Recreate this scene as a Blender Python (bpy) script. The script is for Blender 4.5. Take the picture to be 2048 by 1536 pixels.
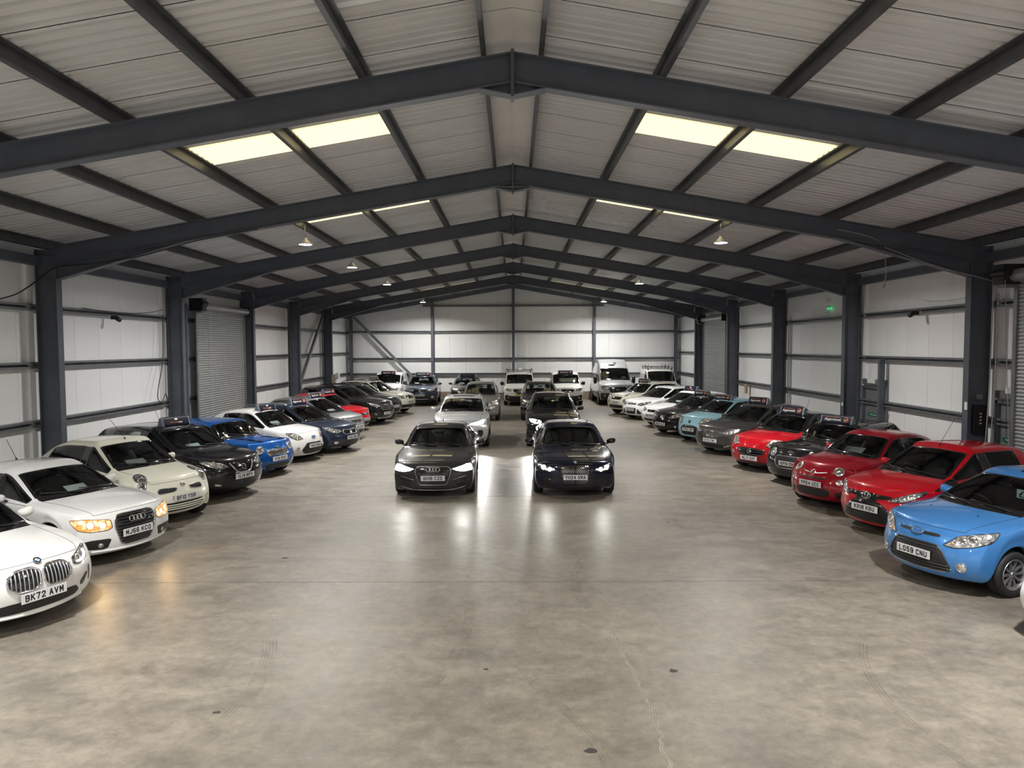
import bpy, bmesh, math, random
import numpy as np
from mathutils import Vector, Matrix
from mathutils.bvhtree import BVHTree

for o in list(bpy.data.objects):
    bpy.data.objects.remove(o)
scene = bpy.context.scene
COL = scene.collection
random.seed(4)
PI = math.pi

# ------------------------------------------------------------------ camera
cam_data = bpy.data.cameras.new('camera')
cam_data.sensor_width = 36.0
cam_data.lens = 24.96
cam_data.clip_end = 300
cam = bpy.data.objects.new('camera', cam_data)
COL.objects.link(cam)
CAM_H = 3.3
cam.location = (0.0, 0.0, CAM_H)
cam.rotation_euler = (Matrix.Rotation(math.radians(0.12), 3, 'Z') @ Matrix.Rotation(math.radians(90 - 2.98), 3, 'X') @ Matrix.Rotation(math.radians(-0.2), 3, 'Z')).to_euler()
scene.camera = cam

# ------------------------------------------------------------------ world, exposure
world = bpy.data.worlds.new('overcast_sky')
scene.world = world
world.use_nodes = True
world.node_tree.nodes['Background'].inputs[0].default_value = (0.75, 0.8, 0.9, 1)
world.node_tree.nodes['Background'].inputs[1].default_value = 0.6
scene.view_settings.view_transform = 'Standard'
scene.view_settings.look = 'None'
scene.view_settings.exposure = 0.27
scene.view_settings.gamma = 1.0
scene.view_settings.use_curve_mapping = False

# ------------------------------------------------------------------ sizes of the hall
BAY = 5.83
FRAME_Y = [(1.667 + k) * BAY for k in range(-3, 6)]     # portal frames
END_Y = 44.75                                            # inner face of the far wall
BACK_Y = -9.0
COL_X = 9.90                                             # inner face of the columns
WALL_X = 10.5                                            # inner face of the side walls
RIDGE_Z = 7.22                                           # top of the rafters at the ridge
SLOPE = 0.171
LAMP_SPOTS = [(-5.25, 18.1), (5.25, 18.1), (-5.25, 23.3), (-5.25, 29.7), (5.25, 29.7), (-5.25, 41.4), (5.25, 41.4),
              (-5.25, 6.3), (5.25, 6.3), (-5.25, 0.2), (5.25, 0.2), (-5.25, -5.0), (5.25, -5.0)]
LAMP_POWER = 270.0
LAMP_POWER_NEAR = 375.0           # the row above and behind the viewpoint
SKYLIGHT_GLOW = 1.2

# ------------------------------------------------------------------ materials
MATS = {}
def mat(name, color=(0.8, 0.8, 0.8), rough=0.5, metal=0.0, coat=0.0, emit=None, estr=0.0, spec=0.5):
    if name in MATS:
        return MATS[name]
    m = bpy.data.materials.new(name)
    m.use_nodes = True
    b = m.node_tree.nodes['Principled BSDF']
    b.inputs['Base Color'].default_value = (*color, 1)
    b.inputs['Roughness'].default_value = rough
    b.inputs['Metallic'].default_value = metal
    b.inputs['Coat Weight'].default_value = coat
    b.inputs['Coat Roughness'].default_value = 0.03
    b.inputs['Specular IOR Level'].default_value = spec
    if emit:
        b.inputs['Emission Color'].default_value = (*emit, 1)
        b.inputs['Emission Strength'].default_value = estr
    m.diffuse_color = (*color, 1)
    MATS[name] = m
    return m

def noisy(m, scale=6.0, amount=0.12, rough_amt=0.0, stretch=(1, 1, 1), detail=5.0):
    """procedural variation of base colour (and roughness) on a flat material"""
    nt = m.node_tree; N = nt.nodes; Lk = nt.links
    b = N['Principled BSDF']
    col = tuple(b.inputs['Base Color'].default_value)
    tc = N.new('ShaderNodeTexCoord'); mp = N.new('ShaderNodeMapping')
    mp.inputs['Scale'].default_value = stretch
    nz = N.new('ShaderNodeTexNoise'); nz.inputs['Scale'].default_value = scale; nz.inputs['Detail'].default_value = detail
    rp = N.new('ShaderNodeValToRGB')
    rp.color_ramp.elements[0].position = 0.3; rp.color_ramp.elements[1].position = 0.7
    rp.color_ramp.elements[0].color = (*[c * (1 - amount) for c in col[:3]], 1)
    rp.color_ramp.elements[1].color = (*[min(1, c * (1 + amount)) for c in col[:3]], 1)
    Lk.new(tc.outputs['Object'], mp.inputs['Vector']); Lk.new(mp.outputs['Vector'], nz.inputs['Vector'])
    Lk.new(nz.outputs['Fac'], rp.inputs['Fac']); Lk.new(rp.outputs['Color'], b.inputs['Base Color'])
    if rough_amt:
        mr = N.new('ShaderNodeMapRange')
        r = b.inputs['Roughness'].default_value
        mr.inputs['To Min'].default_value = max(0.02, r - rough_amt); mr.inputs['To Max'].default_value = r + rough_amt
        Lk.new(nz.outputs['Fac'], mr.inputs['Value']); Lk.new(mr.outputs['Result'], b.inputs['Roughness'])
    return m

STEEL = noisy(mat('painted_steel', (0.088, 0.100, 0.124), 0.45), 3, 0.12)
PURLIN = noisy(mat('purlin_steel', (0.070, 0.074, 0.080), 0.42, 0.2), 5, 0.25, 0.1)
GALV = noisy(mat('galvanised_rail', (0.20, 0.215, 0.225), 0.45, 0.5), 4, 0.15)
SHEET = noisy(mat('roof_liner_sheet', (0.67, 0.67, 0.665), 0.34, 0.0, spec=0.6), 1.3, 0.05, 0.06, (1, 1, 1))
RIDGEM = noisy(mat('ridge_flashing', (0.70, 0.68, 0.645), 0.42), 1.2, 0.08)
PANEL = noisy(mat('white_wall_panel', (0.86, 0.865, 0.87), 0.5), 0.7, 0.03)
GAP = mat('dark_joint', (0.10, 0.10, 0.10), 0.8)
ROOFTOP = mat('roof_deck_top', (0.12, 0.12, 0.12), 0.9)
SHUTTER = noisy(mat('shutter_slat_steel', (0.42, 0.44, 0.44), 0.36, 0.55), 4, 0.08)
BRICK = mat('brick_base', (0.23, 0.16, 0.11), 0.85)
BLACK = mat('black_plastic', (0.012, 0.012, 0.013), 0.42)
GLOSSBLACK = mat('gloss_black', (0.006, 0.006, 0.007), 0.12, coat=0.6)
SATIN = mat('dark_satin', (0.03, 0.031, 0.033), 0.35)
RUBBER = noisy(mat('tyre_rubber', (0.016, 0.016, 0.017), 0.7), 30, 0.3)
CHROME = mat('chrome', (0.78, 0.78, 0.80), 0.10, 1.0)
SATINCHROME = mat('satin_metal', (0.50, 0.51, 0.53), 0.28, 0.9)
ALLOY = mat('alloy_wheel', (0.45, 0.45, 0.47), 0.3, 0.8)
DARKALLOY = mat('dark_alloy', (0.09, 0.09, 0.10), 0.3, 0.8)
SEAM = mat('panel_gap', (0.012, 0.012, 0.012), 0.7)
TRIM = mat('cabin_lining', (0.035, 0.036, 0.038), 0.75)
SEAT = noisy(mat('seat_cloth', (0.045, 0.046, 0.05), 0.85), 25, 0.2)
DASH = mat('dashboard_plastic', (0.03, 0.031, 0.033), 0.55)
PAPER = mat('white_paper', (0.78, 0.80, 0.80), 0.6)
PAPERBLUE = mat('pale_blue_card', (0.62, 0.80, 0.82), 0.6)
PLATE = mat('plate_white', (0.66, 0.66, 0.68), 0.35)
PLATEY = mat('plate_yellow', (0.75, 0.55, 0.10), 0.35)
INK = mat('plate_ink', (0.012, 0.012, 0.014), 0.5)
WHITEINK = mat('white_ink', (0.85, 0.85, 0.85), 0.5)
ORANGEINK = mat('orange_ink', (0.80, 0.17, 0.06), 0.5)
SIGN = mat('sign_navy', (0.012, 0.015, 0.026), 0.45, spec=0.15)
SIGNEND = mat('sign_end_grey', (0.16, 0.18, 0.22), 0.4)
LAMPON = mat('headlamp_lit', (1, 1, 1), 0.3, emit=(1.0, 0.99, 0.95), estr=30)
LAMPWARM = mat('headlamp_warm', (1, 0.9, 0.7), 0.3, emit=(1.0, 0.62, 0.25), estr=2.6)
INDICATOR = mat('amber_lens', (0.7, 0.22, 0.04), 0.2, coat=0.5)
GREENSIGN = mat('exit_green', (0.02, 0.35, 0.14), 0.4, emit=(0.05, 0.9, 0.3), estr=0.5)
DOORGREEN = mat('door_sign_green', (0.01, 0.13, 0.085), 0.4)
LED = mat('lamp_glow', (1, 1, 1), 0.3, emit=(1.0, 0.98, 0.93), estr=30)
DOORGREY = noisy(mat('door_grey_paint', (0.17, 0.175, 0.175), 0.45), 2, 0.05)
CARDBOARD = mat('cardboard', (0.40, 0.29, 0.17), 0.8)
CABLE = mat('black_cable', (0.012, 0.012, 0.013), 0.5)
WHITECABLE = mat('grey_cable', (0.35, 0.35, 0.36), 0.5)

def mk_glass():
    m = bpy.data.materials.new('tinted_car_glass'); m.use_nodes = True
    nt = m.node_tree; N = nt.nodes; N.clear()
    out = N.new('ShaderNodeOutputMaterial'); mx = N.new('ShaderNodeMixShader'); fr = N.new('ShaderNodeFresnel')
    fr.inputs['IOR'].default_value = 1.45
    tr = N.new('ShaderNodeBsdfTransparent'); tr.inputs[0].default_value = (0.55, 0.60, 0.585, 1)
    gl = N.new('ShaderNodeBsdfGlossy'); gl.inputs['Roughness'].default_value = 0.02; gl.inputs[0].default_value = (0.95, 0.97, 1, 1)
    nt.links.new(fr.outputs[0], mx.inputs[0]); nt.links.new(tr.outputs[0], mx.inputs[1]); nt.links.new(gl.outputs[0], mx.inputs[2])
    nt.links.new(mx.outputs[0], out.inputs[0])
    return m
GLASS = mk_glass()

def mk_lamp(name, c0, c1, scale):
    m = mat(name, c1, 0.12, 0.85, coat=1.0)
    nt = m.node_tree; N = nt.nodes; b = N['Principled BSDF']
    tc = N.new('ShaderNodeTexCoord'); vo = N.new('ShaderNodeTexVoronoi'); vo.inputs['Scale'].default_value = scale
    rp = N.new('ShaderNodeValToRGB'); rp.color_ramp.elements[0].color = (*c0, 1); rp.color_ramp.elements[1].color = (*c1, 1)
    rp.color_ramp.elements[0].position = 0.15; rp.color_ramp.elements[1].position = 0.6
    nt.links.new(tc.outputs['Object'], vo.inputs['Vector']); nt.links.new(vo.outputs['Distance'], rp.inputs['Fac'])
    nt.links.new(rp.outputs['Color'], b.inputs['Base Color'])
    bp = N.new('ShaderNodeBump'); bp.inputs['Strength'].default_value = 0.5; bp.inputs['Distance'].default_value = 0.02
    nt.links.new(vo.outputs['Distance'], bp.inputs['Height']); nt.links.new(bp.outputs[0], b.inputs['Normal'])
    return m
LENS = mk_lamp('clear_headlamp', (0.25, 0.26, 0.27), (0.85, 0.86, 0.87), 16)
LENSWARM = mk_lamp('warm_lit_lens', (1.0, 0.80, 0.50), (0.75, 0.28, 0.07), 13)
_n = LENSWARM.node_tree; _r = [q for q in _n.nodes if q.type == 'VALTORGB'][0]
_n.links.new(_r.outputs['Color'], _n.nodes['Principled BSDF'].inputs['Emission Color']); _n.nodes['Principled BSDF'].inputs['Emission Strength'].default_value = 1.1
LENSDARK = mk_lamp('smoked_headlamp', (0.05, 0.052, 0.055), (0.45, 0.46, 0.47), 14)

def paint(name, c, metal=0.0, rough=0.35):
    return mat('paint_' + name, c, rough, metal, coat=1.0, spec=0.10)

# ------------------------------------------------------------------ scene graph helpers
def link(o, parent=None):
    COL.objects.link(o)
    if parent is not None:
        o.parent = parent
    return o
def tag(o, label=None, cat=None, group=None, kind=None):
    if label: o['label'] = label
    if cat: o['category'] = cat
    if group: o['group'] = group
    if kind: o['kind'] = kind
    return o
def empty(name, loc=(0, 0, 0), rz=0.0):
    o = bpy.data.objects.new(name, None)
    o.empty_display_size = 0.2
    o.location = loc; o.rotation_euler = (0, 0, rz)
    return link(o)
def inst(name, mesh, parent=None, loc=(0, 0, 0), rot=(0, 0, 0), sc=(1, 1, 1)):
    o = bpy.data.objects.new(name, mesh)
    o.location = loc; o.rotation_euler = rot; o.scale = sc
    return link(o, parent)

class MB:
    """collects simple shapes into one mesh"""
    def __init__(s):
        s.v = []; s.f = []; s.m = []
    def add(s, v, f, m=0):
        n = len(s.v)
        s.v.extend([tuple(map(float, p)) for p in v]); s.f.extend([tuple(int(i) + n for i in q) for q in f]); s.m.extend([m] * len(f))
        return s
    def box(s, c, d, m=0, M=None):
        x, y, z = [k / 2 for k in d]
        v = [Vector((sx * x, sy * y, sz * z)) for sz in (-1, 1) for sx, sy in ((-1, -1), (1, -1), (1, 1), (-1, 1))]
        if M is not None: v = [M @ p for p in v]
        v = [p + Vector(c) for p in v]
        return s.add(v, [(3, 2, 1, 0), (4, 5, 6, 7), (0, 1, 5, 4), (1, 2, 6, 5), (2, 3, 7, 6), (3, 0, 4, 7)], m)
    def beam(s, a, b, w, h, up=(0, 0, 1), m=0):
        """box from a to b, width w (sideways) and height h (along up)"""
        a = Vector(a); b = Vector(b); t = (b - a).normalized(); u = Vector(up)
        sd = t.cross(u).normalized(); u = sd.cross(t).normalized()
        v = []
        for p in (a, b):
            for sx, su in ((-1, -1), (1, -1), (1, 1), (-1, 1)):
                v.append(p + sd * (sx * w / 2) + u * (su * h / 2))
        return s.add(v, [(0, 1, 2, 3), (7, 6, 5, 4), (4, 5, 1, 0), (5, 6, 2, 1), (6, 7, 3, 2), (7, 4, 0, 3)], m)
    def extrude(s, prof, a, b, side, up, m=0, caps=True):
        """2D profile (u along side, w along up) swept from a to b"""
        a = Vector(a); b = Vector(b); side = Vector(side); up = Vector(up)
        n = len(prof)
        v = [p + side * q[0] + up * q[1] for p in (a, b) for q in prof]
        f = [(i, (i + 1) % n, n + (i + 1) % n, n + i) for i in range(n)]
        if caps: f += [tuple(range(n - 1, -1, -1)), tuple(range(n, 2 * n))]
        return s.add(v, f, m)
    def tube(s, pts, r, n=8, closed=False, m=0, caps=True):
        pts = [Vector(p) for p in pts]; k = len(pts)
        rs = r if hasattr(r, '__len__') else [r] * k
        v = []; f = []
        prev = None
        for i, p in enumerate(pts):
            if closed: t = pts[(i + 1) % k] - pts[i - 1]
            else: t = pts[min(i + 1, k - 1)] - pts[max(i - 1, 0)]
            if t.length < 1e-9: t = Vector((1, 0, 0))
            t.normalize()
            if prev is None:
                u = t.cross(Vector((0, 0, 1)))
                if u.length < 0.05: u = t.cross(Vector((0, 1, 0)))
            else:
                u = prev - t * prev.dot(t)
                if u.length < 1e-6: u = t.cross(Vector((0, 0.3, 1)))
            u.normalize(); prev = u
            w = t.cross(u)
            for j in range(n):
                a = 2 * PI * j / n
                v.append(p + (u * math.cos(a) + w * math.sin(a)) * rs[i])
        for i in range(k if closed else k - 1):
            for j in range(n):
                f.append((i * n + j, i * n + (j + 1) % n, ((i + 1) % k) * n + (j + 1) % n, ((i + 1) % k) * n + j))
        if caps and not closed:
            f.append(tuple(range(n - 1, -1, -1))); f.append(tuple((k - 1) * n + j for j in range(n)))
        return s.add(v, f, m)
    def lathe(s, prof, n=24, axis='y', m=0, close=False):
        """profile of (radius, along) turned about an axis"""
        k = len(prof); v = []; f = []
        for r, h in prof:
            for j in range(n):
                a = 2 * PI * j / n; c, d = r * math.cos(a), r * math.sin(a)
                v.append({'y': (c, h, d), 'x': (h, c, d), 'z': (c, d, h)}[axis])
        for i in range(k if close else k - 1):
            i2 = (i + 1) % k
            for j in range(n):
                f.append((i * n + j, i * n + (j + 1) % n, i2 * n + (j + 1) % n, i2 * n + j))
        return s.add(v, f, m)
    def ellipsoid(s, c, r, nu=12, nv=8, m=0, M=None):
        v = []; f = []
        for i in range(nv + 1):
            ph = PI * i / nv
            for j in range(nu):
                a = 2 * PI * j / nu
                p = Vector((r[0] * math.sin(ph) * math.cos(a), r[1] * math.sin(ph) * math.sin(a), r[2] * math.cos(ph)))
                if M is not None: p = M @ p
                v.append(p + Vector(c))
        for i in range(nv):
            for j in range(nu):
                f.append((i * nu + j, (i + 1) * nu + j, (i + 1) * nu + (j + 1) % nu, i * nu + (j + 1) % nu))
        return s.add(v, f, m)
    def mesh(s, name, mats, smooth=False):
        me = bpy.data.meshes.new(name)
        me.from_pydata(s.v, [], s.f)
        if not isinstance(mats, (list, tuple)): mats = [mats]
        for q in mats: me.materials.append(q)
        if any(s.m): me.polygons.foreach_set('material_index', s.m)
        if smooth:
            me.polygons.foreach_set('use_smooth', [True] * len(me.polygons))
        me.update()
        return me
    def build(s, name, mats, parent=None, smooth=False, loc=(0, 0, 0), rz=0):
        o = bpy.data.objects.new(name, s.mesh(name, mats, smooth))
        o.location = loc; o.rotation_euler = (0, 0, rz)
        return link(o, parent)

def fix_normals(me, smooth_angle=None):
    bm = bmesh.new(); bm.from_mesh(me)
    bmesh.ops.remove_doubles(bm, verts=bm.verts, dist=1e-5)
    bmesh.ops.recalc_face_normals(bm, faces=bm.faces)
    bm.to_mesh(me); bm.free()
    return me

# text as flat meshes, all evaluated in one go
TEXTS = {}
def make_texts(strings):
    obs = []
    for t in strings:
        cu = bpy.data.curves.new('t', 'FONT'); cu.body = t; cu.size = 1.0; cu.align_x = 'CENTER'; cu.align_y = 'CENTER'
        cu.extrude = 0.02; cu.resolution_u = 3; cu.offset = 0.0
        o = bpy.data.objects.new('t', cu); COL.objects.link(o); obs.append((t, o))
    dg = bpy.context.evaluated_depsgraph_get()
    for t, o in obs:
        me = bpy.data.meshes.new_from_object(o.evaluated_get(dg))
        n = len(me.vertices); co = np.empty(n * 3); me.vertices.foreach_get('co', co); co = co.reshape(-1, 3)
        if n:
            mn, mx = co.min(0), co.max(0)
            co[:, :2] -= (mn[:2] + mx[:2]) / 2
            co[:, 0] /= max(mx[0] - mn[0], 1e-6); co[:, 1] /= max(mx[1] - mn[1], 1e-6); co[:, 2] -= mn[2]
        TEXTS[t] = (co, [tuple(p.vertices) for p in me.polygons])
        bpy.data.meshes.remove(me)
    for t, o in obs:
        cu = o.data; bpy.data.objects.remove(o); bpy.data.curves.remove(cu)
def text_into(mb, t, origin, ex, ey, ez, w, h, d=0.003, m=0):
    """text of width w and height h centred at origin; ex reading direction, ey up, ez out of the surface"""
    co, fs = TEXTS[t]
    o = np.array(origin); ex, ey, ez = np.array(ex), np.array(ey), np.array(ez)
    v = o + co[:, :1] * w * ex + co[:, 1:2] * h * ey + co[:, 2:3] / 0.04 * d * ez
    mb.add(v.tolist(), fs, m)

# condensed heavy plate lettering, drawn as strokes inside a unit cell
def _arc(cx, cy, rx, ry, a0, a1, n=6):
    return [(cx + rx * math.cos(math.radians(a0 + (a1 - a0) * k / n)), cy + ry * math.sin(math.radians(a0 + (a1 - a0) * k / n))) for k in range(n + 1)]
_O = _arc(.5, .72, .5, .28, 0, 180) + _arc(.5, .28, .5, .28, 180, 360) + [(1, .72)]
GLYPH = {
    'A': [[(0, 0), (.5, 1), (1, 0)], [(.2, .33), (.8, .33)]], 'B': [[(0, 0), (0, 1), (.55, 1)] + _arc(.6, .765, .36, .235, 90, -90) + [(0, .53)], [(.6, .53)] + _arc(.62, .265, .38, .265, 90, -90) + [(0, 0)]],
    'C': [_arc(.5, .72, .5, .28, 10, 180) + _arc(.5, .28, .5, .28, 180, 350)], 'D': [[(0, 0), (0, 1), (.5, 1)] + _arc(.5, .68, .5, .32, 90, 0) + _arc(.5, .32, .5, .32, 0, -90) + [(0, 0)]],
    'E': [[(1, 1), (0, 1), (0, 0), (1, 0)], [(0, .52), (.85, .52)]], 'F': [[(1, 1), (0, 1), (0, 0)], [(0, .5), (.8, .5)]],
    'G': [_arc(.5, .72, .5, .28, 10, 180) + _arc(.5, .28, .5, .28, 180, 350) + [(1, .45), (.55, .45)]], 'H': [[(0, 0), (0, 1)], [(1, 0), (1, 1)], [(0, .52), (1, .52)]],
    'J': [[(1, 1), (1, .28)] + _arc(.5, .28, .5, .28, 0, -170)], 'K': [[(0, 0), (0, 1)], [(1, 1), (.05, .45)], [(.35, .62), (1, 0)]], 'L': [[(0, 1), (0, 0), (1, 0)]],
    'M': [[(0, 0), (0, 1), (.5, .38), (1, 1), (1, 0)]], 'N': [[(0, 0), (0, 1), (1, 0), (1, 1)]], 'O': [_O], 'P': [[(0, 0), (0, 1), (.6, 1)] + _arc(.6, .73, .4, .27, 90, -90) + [(0, .46)]],
    'R': [[(0, 0), (0, 1), (.6, 1)] + _arc(.6, .74, .4, .26, 90, -90) + [(0, .48)], [(.5, .48), (1, 0)]], 'S': [_arc(.5, .74, .5, .26, 15, 200) + [(.5, .52)] + _arc(.5, .26, .5, .26, 40, -165)],
    'T': [[(0, 1), (1, 1)], [(.5, 1), (.5, 0)]], 'U': [[(0, 1), (0, .28)] + _arc(.5, .28, .5, .28, 180, 360) + [(1, 1)]], 'V': [[(0, 1), (.5, 0), (1, 1)]], 'W': [[(0, 1), (.2, 0), (.5, .7), (.8, 0), (1, 1)]],
    'X': [[(0, 1), (1, 0)], [(0, 0), (1, 1)]], 'Y': [[(0, 1), (.5, .48), (1, 1)], [(.5, .48), (.5, 0)]], 'Z': [[(0, 1), (1, 1), (0, 0), (1, 0)]],
    '0': [_O], '1': [[(.5, 0), (.5, 1)]], 'I': [[(.5, 0), (.5, 1)]], '2': [_arc(.5, .72, .5, .28, 170, -20) + [(0, 0), (1, 0)]], '3': [_arc(.5, .75, .48, .25, 160, -90) + _arc(.5, .25, .5, .25, 90, -165)],
    '4': [[(.75, 0), (.75, 1), (0, .28), (1, .28)]], '5': [[(.95, 1), (.1, 1), (.05, .55), (.5, .62)] + _arc(.5, .31, .5, .31, 80, -160)], '6': [_arc(.5, .72, .5, .28, 20, 180) + _arc(.5, .28, .5, .28, 180, 360) + _arc(.5, .3, .5, .27, 0, 170)],
    '7': [[(0, 1), (1, 1), (.4, 0)]], '8': [_arc(.5, .76, .45, .24, 0, 360, 12), _arc(.5, .27, .5, .27, 0, 360, 12)], '9': [_arc(.5, .28, .5, .28, -160, 0) + _arc(.5, .72, .5, .28, 0, 180) + _arc(.5, .7, .5, .27, 180, 350)]}
def plate_text(mb, text, c, ex, ey, ez, h=.079, width=None):
    st = .0145 * h / .079; cw = .050 * h / .079; gap = .0115 * h / .079
    ws = [.33 if ch == ' ' else .30 if ch in '1I' else 1.0 for ch in text]
    total = sum(w * cw for w in ws) + gap * (len(text) - 1)
    k = 1.0 if width is None else width / total
    ex, ey, ez = Vector(ex), Vector(ey), Vector(ez); x = -total / 2
    for ch, w in zip(text, ws):
        for pl in GLYPH.get(ch, []):
            bx = cw * w - st; by = h - st
            P = [((x + st / 2 + (px * bx if ch not in '1I' else bx / 2)) * k, -by / 2 + py * by) for px, py in pl]
            for (x0, y0), (x1, y1) in zip(P[:-1], P[1:]):
                d = math.hypot(x1 - x0, y1 - y0)
                if d < 1e-6: continue
                tx, ty = (x1 - x0) / d, (y1 - y0) / d; e = st * .42; n = st / 2
                q = [(x0 - tx * e - ty * n, y0 - ty * e + tx * n), (x0 - tx * e + ty * n, y0 - ty * e - tx * n), (x1 + tx * e + ty * n, y1 + ty * e - tx * n), (x1 + tx * e - ty * n, y1 + ty * e + tx * n)]
                mb.add([c + ex * a_ + ey * b_ for a_, b_ in q], [(0, 1, 2, 3)])
        x += cw * w + gap
    return mb
# ================================================================== the hall
def rafter_z(x): return RIDGE_Z - SLOPE * abs(x)
def roof_z(x): return RIDGE_Z + 0.205 - SLOPE * abs(x)
SN = Vector((SLOPE, 0, 1)).normalized()          # normal of the right-hand roof slope

# ---- floor
def mk_concrete():
    m = mat('power_floated_concrete', (0.33, 0.31, 0.275), 0.36, spec=0.4)
    nt = m.node_tree; N = nt.nodes; L = nt.links; b = N['Principled BSDF']
    tc = N.new('ShaderNodeTexCoord'); geo = N.new('ShaderNodeNewGeometry')
    def noise(scale, st, detail=8, rough=0.6, dist=0.0):
        mp = N.new('ShaderNodeMapping'); mp.inputs['Scale'].default_value = st
        L.new(geo.outputs['Position'], mp.inputs['Vector'])
        n = N.new('ShaderNodeTexNoise'); n.inputs['Scale'].default_value = scale; n.inputs['Detail'].default_value = detail
        n.inputs['Roughness'].default_value = rough; n.inputs['Distortion'].default_value = dist
        L.new(mp.outputs[0], n.inputs['Vector']); return n
    def ramp(src, p0, c0, p1, c1):
        r = N.new('ShaderNodeValToRGB'); e = r.color_ramp.elements
        e[0].position = p0; e[0].color = (*c0, 1); e[1].position = p1; e[1].color = (*c1, 1)
        L.new(src, r.inputs['Fac']); return r
    def mul(a, bb, fac=1.0, mode='MULTIPLY'):
        x = N.new('ShaderNodeMixRGB'); x.blend_type = mode; x.inputs[0].default_value = fac
        L.new(a, x.inputs[1]); L.new(bb, x.inputs[2]); return x.outputs[0]
    big = noise(0.35, (1, 1, 1), 4); mid = noise(2.0, (0.85, 1.3, 1), 10, 0.70, 0.4); fine = noise(7, (1, 1, 1), 12, 0.78)
    streak = noise(0.9, (0.8, 1.5, 1), 9, 0.72, 0.9); spots = noise(5.5, (1, 1, 1), 2, 0.4, 0.1)
    base = ramp(big.outputs['Fac'], 0.3, (0.176, 0.155, 0.125), 0.72, (0.252, 0.228, 0.192))
    c = mul(base.outputs[0], ramp(mid.outputs['Fac'], 0.36, (0.76, 0.76, 0.77), 0.62, (1.08, 1.07, 1.05)).outputs[0])
    c = mul(c, ramp(streak.outputs['Fac'], 0.32, (0.86, 0.865, 0.875), 0.58, (1.04, 1.04, 1.04)).outputs[0])
    c = mul(c, ramp(fine.outputs['Fac'], 0.34, (0.72, 0.72, 0.72), 0.66, (1.16, 1.16, 1.15)).outputs[0])
    c = mul(c, ramp(spots.outputs['Fac'], 0.17, (0.5, 0.49, 0.48), 0.22, (1, 1, 1)).outputs[0])
    # faint curved rubber marks left by turning tyres
    wv = N.new('ShaderNodeTexWave'); wv.wave_type = 'RINGS'; wv.rings_direction = 'Z'
    mpw = N.new('ShaderNodeMapping'); mpw.inputs['Location'].default_value = (3.5, -3.0, 0)
    L.new(geo.outputs['Position'], mpw.inputs['Vector']); L.new(mpw.outputs[0], wv.inputs['Vector'])
    wv.inputs['Scale'].default_value = 0.16; wv.inputs['Distortion'].default_value = 3.0; wv.inputs['Detail Scale'].default_value = 0.4
    tmask = ramp(big.outputs['Fac'], 0.45, (0, 0, 0), 0.6, (1, 1, 1))
    mark = ramp(wv.outputs['Fac'], 0.0, (0.86, 0.855, 0.85), 0.035, (1, 1, 1))
    mx = N.new('ShaderNodeMixRGB'); mx.blend_type = 'MULTIPLY'
    L.new(tmask.outputs[0], mx.inputs[0]); L.new(c, mx.inputs[1]); L.new(mark.outputs[0], mx.inputs[2])
    L.new(mx.outputs[0], b.inputs['Base Color'])
    mr = N.new('ShaderNodeMapRange'); mr.inputs['From Min'].default_value = 0.3; mr.inputs['From Max'].default_value = 0.7
    mr.inputs['To Min'].default_value = 0.36; mr.inputs['To Max'].default_value = 0.50
    L.new(mid.outputs['Fac'], mr.inputs['Value']); L.new(mr.outputs[0], b.inputs['Roughness'])
    bp = N.new('ShaderNodeBump'); bp.inputs['Strength'].default_value = 0.06; bp.inputs['Distance'].default_value = 0.02
    L.new(streak.outputs['Fac'], bp.inputs['Height']); L.new(bp.outputs[0], b.inputs['Normal'])
    return m
CONCRETE = mk_concrete()
floor = MB().box((0, (END_Y + BACK_Y) / 2, -0.16), (22, END_Y - BACK_Y + 1, 0.08)).build('floor', mat('slab_joint_filler', (0.13, 0.115, 0.095), 0.8))
tag(floor, 'polished grey beige concrete floor cast in wide slabs', kind='structure')
edges = [BACK_Y] + [9.84 + 5.74 * k for k in range(-3, 6)] + [END_Y]
for a, b in zip(edges[:-1], edges[1:]):
    MB().box((0, (a + b) / 2, -0.06), (21.2, b - a - 0.014, 0.12)).build('slab', CONCRETE, floor)
# the long crack running towards the camera
crack_pts = [(1.10, 9.84), (1.17, 9.55), (1.24, 9.25), (1.20, 9.0), (1.28, 8.7), (1.22, 8.35), (1.13, 8.1), (1.17, 7.8), (1.15, 7.45), (1.21, 7.1),
             (1.20, 6.75), (1.24, 6.45), (1.22, 6.2), (1.25, 5.95), (1.21, 5.7), (1.23, 5.4), (1.19, 5.1), (1.22, 4.6)]
cp = []
rng = random.Random(3)
for (x0, y0), (x1, y1) in zip(crack_pts[:-1], crack_pts[1:]):
    for k in range(5):
        t = k / 5; cp.append((x0 + (x1 - x0) * t + rng.uniform(-.018, .018), y0 + (y1 - y0) * t))
def ribbon_flat(pts, w, z):
    v = []; f = []
    for i, (x, y) in enumerate(pts):
        ww = w * rng.uniform(0.5, 1.2); v += [(x - ww, y, z), (x + ww, y, z)]
        if i: f.append((2 * i - 2, 2 * i - 1, 2 * i + 1, 2 * i))
    return MB().add(v, f)
ribbon_flat(cp, 0.016, 0.0008).build('crack_edge', noisy(mat('crack_filler_pale', (0.27, 0.238, 0.20), 0.7), 20, 0.2), floor)
ribbon_flat(cp, 0.004, 0.0016).build('crack', mat('crack_dark', (0.16, 0.13, 0.10), 0.9), floor)

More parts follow.
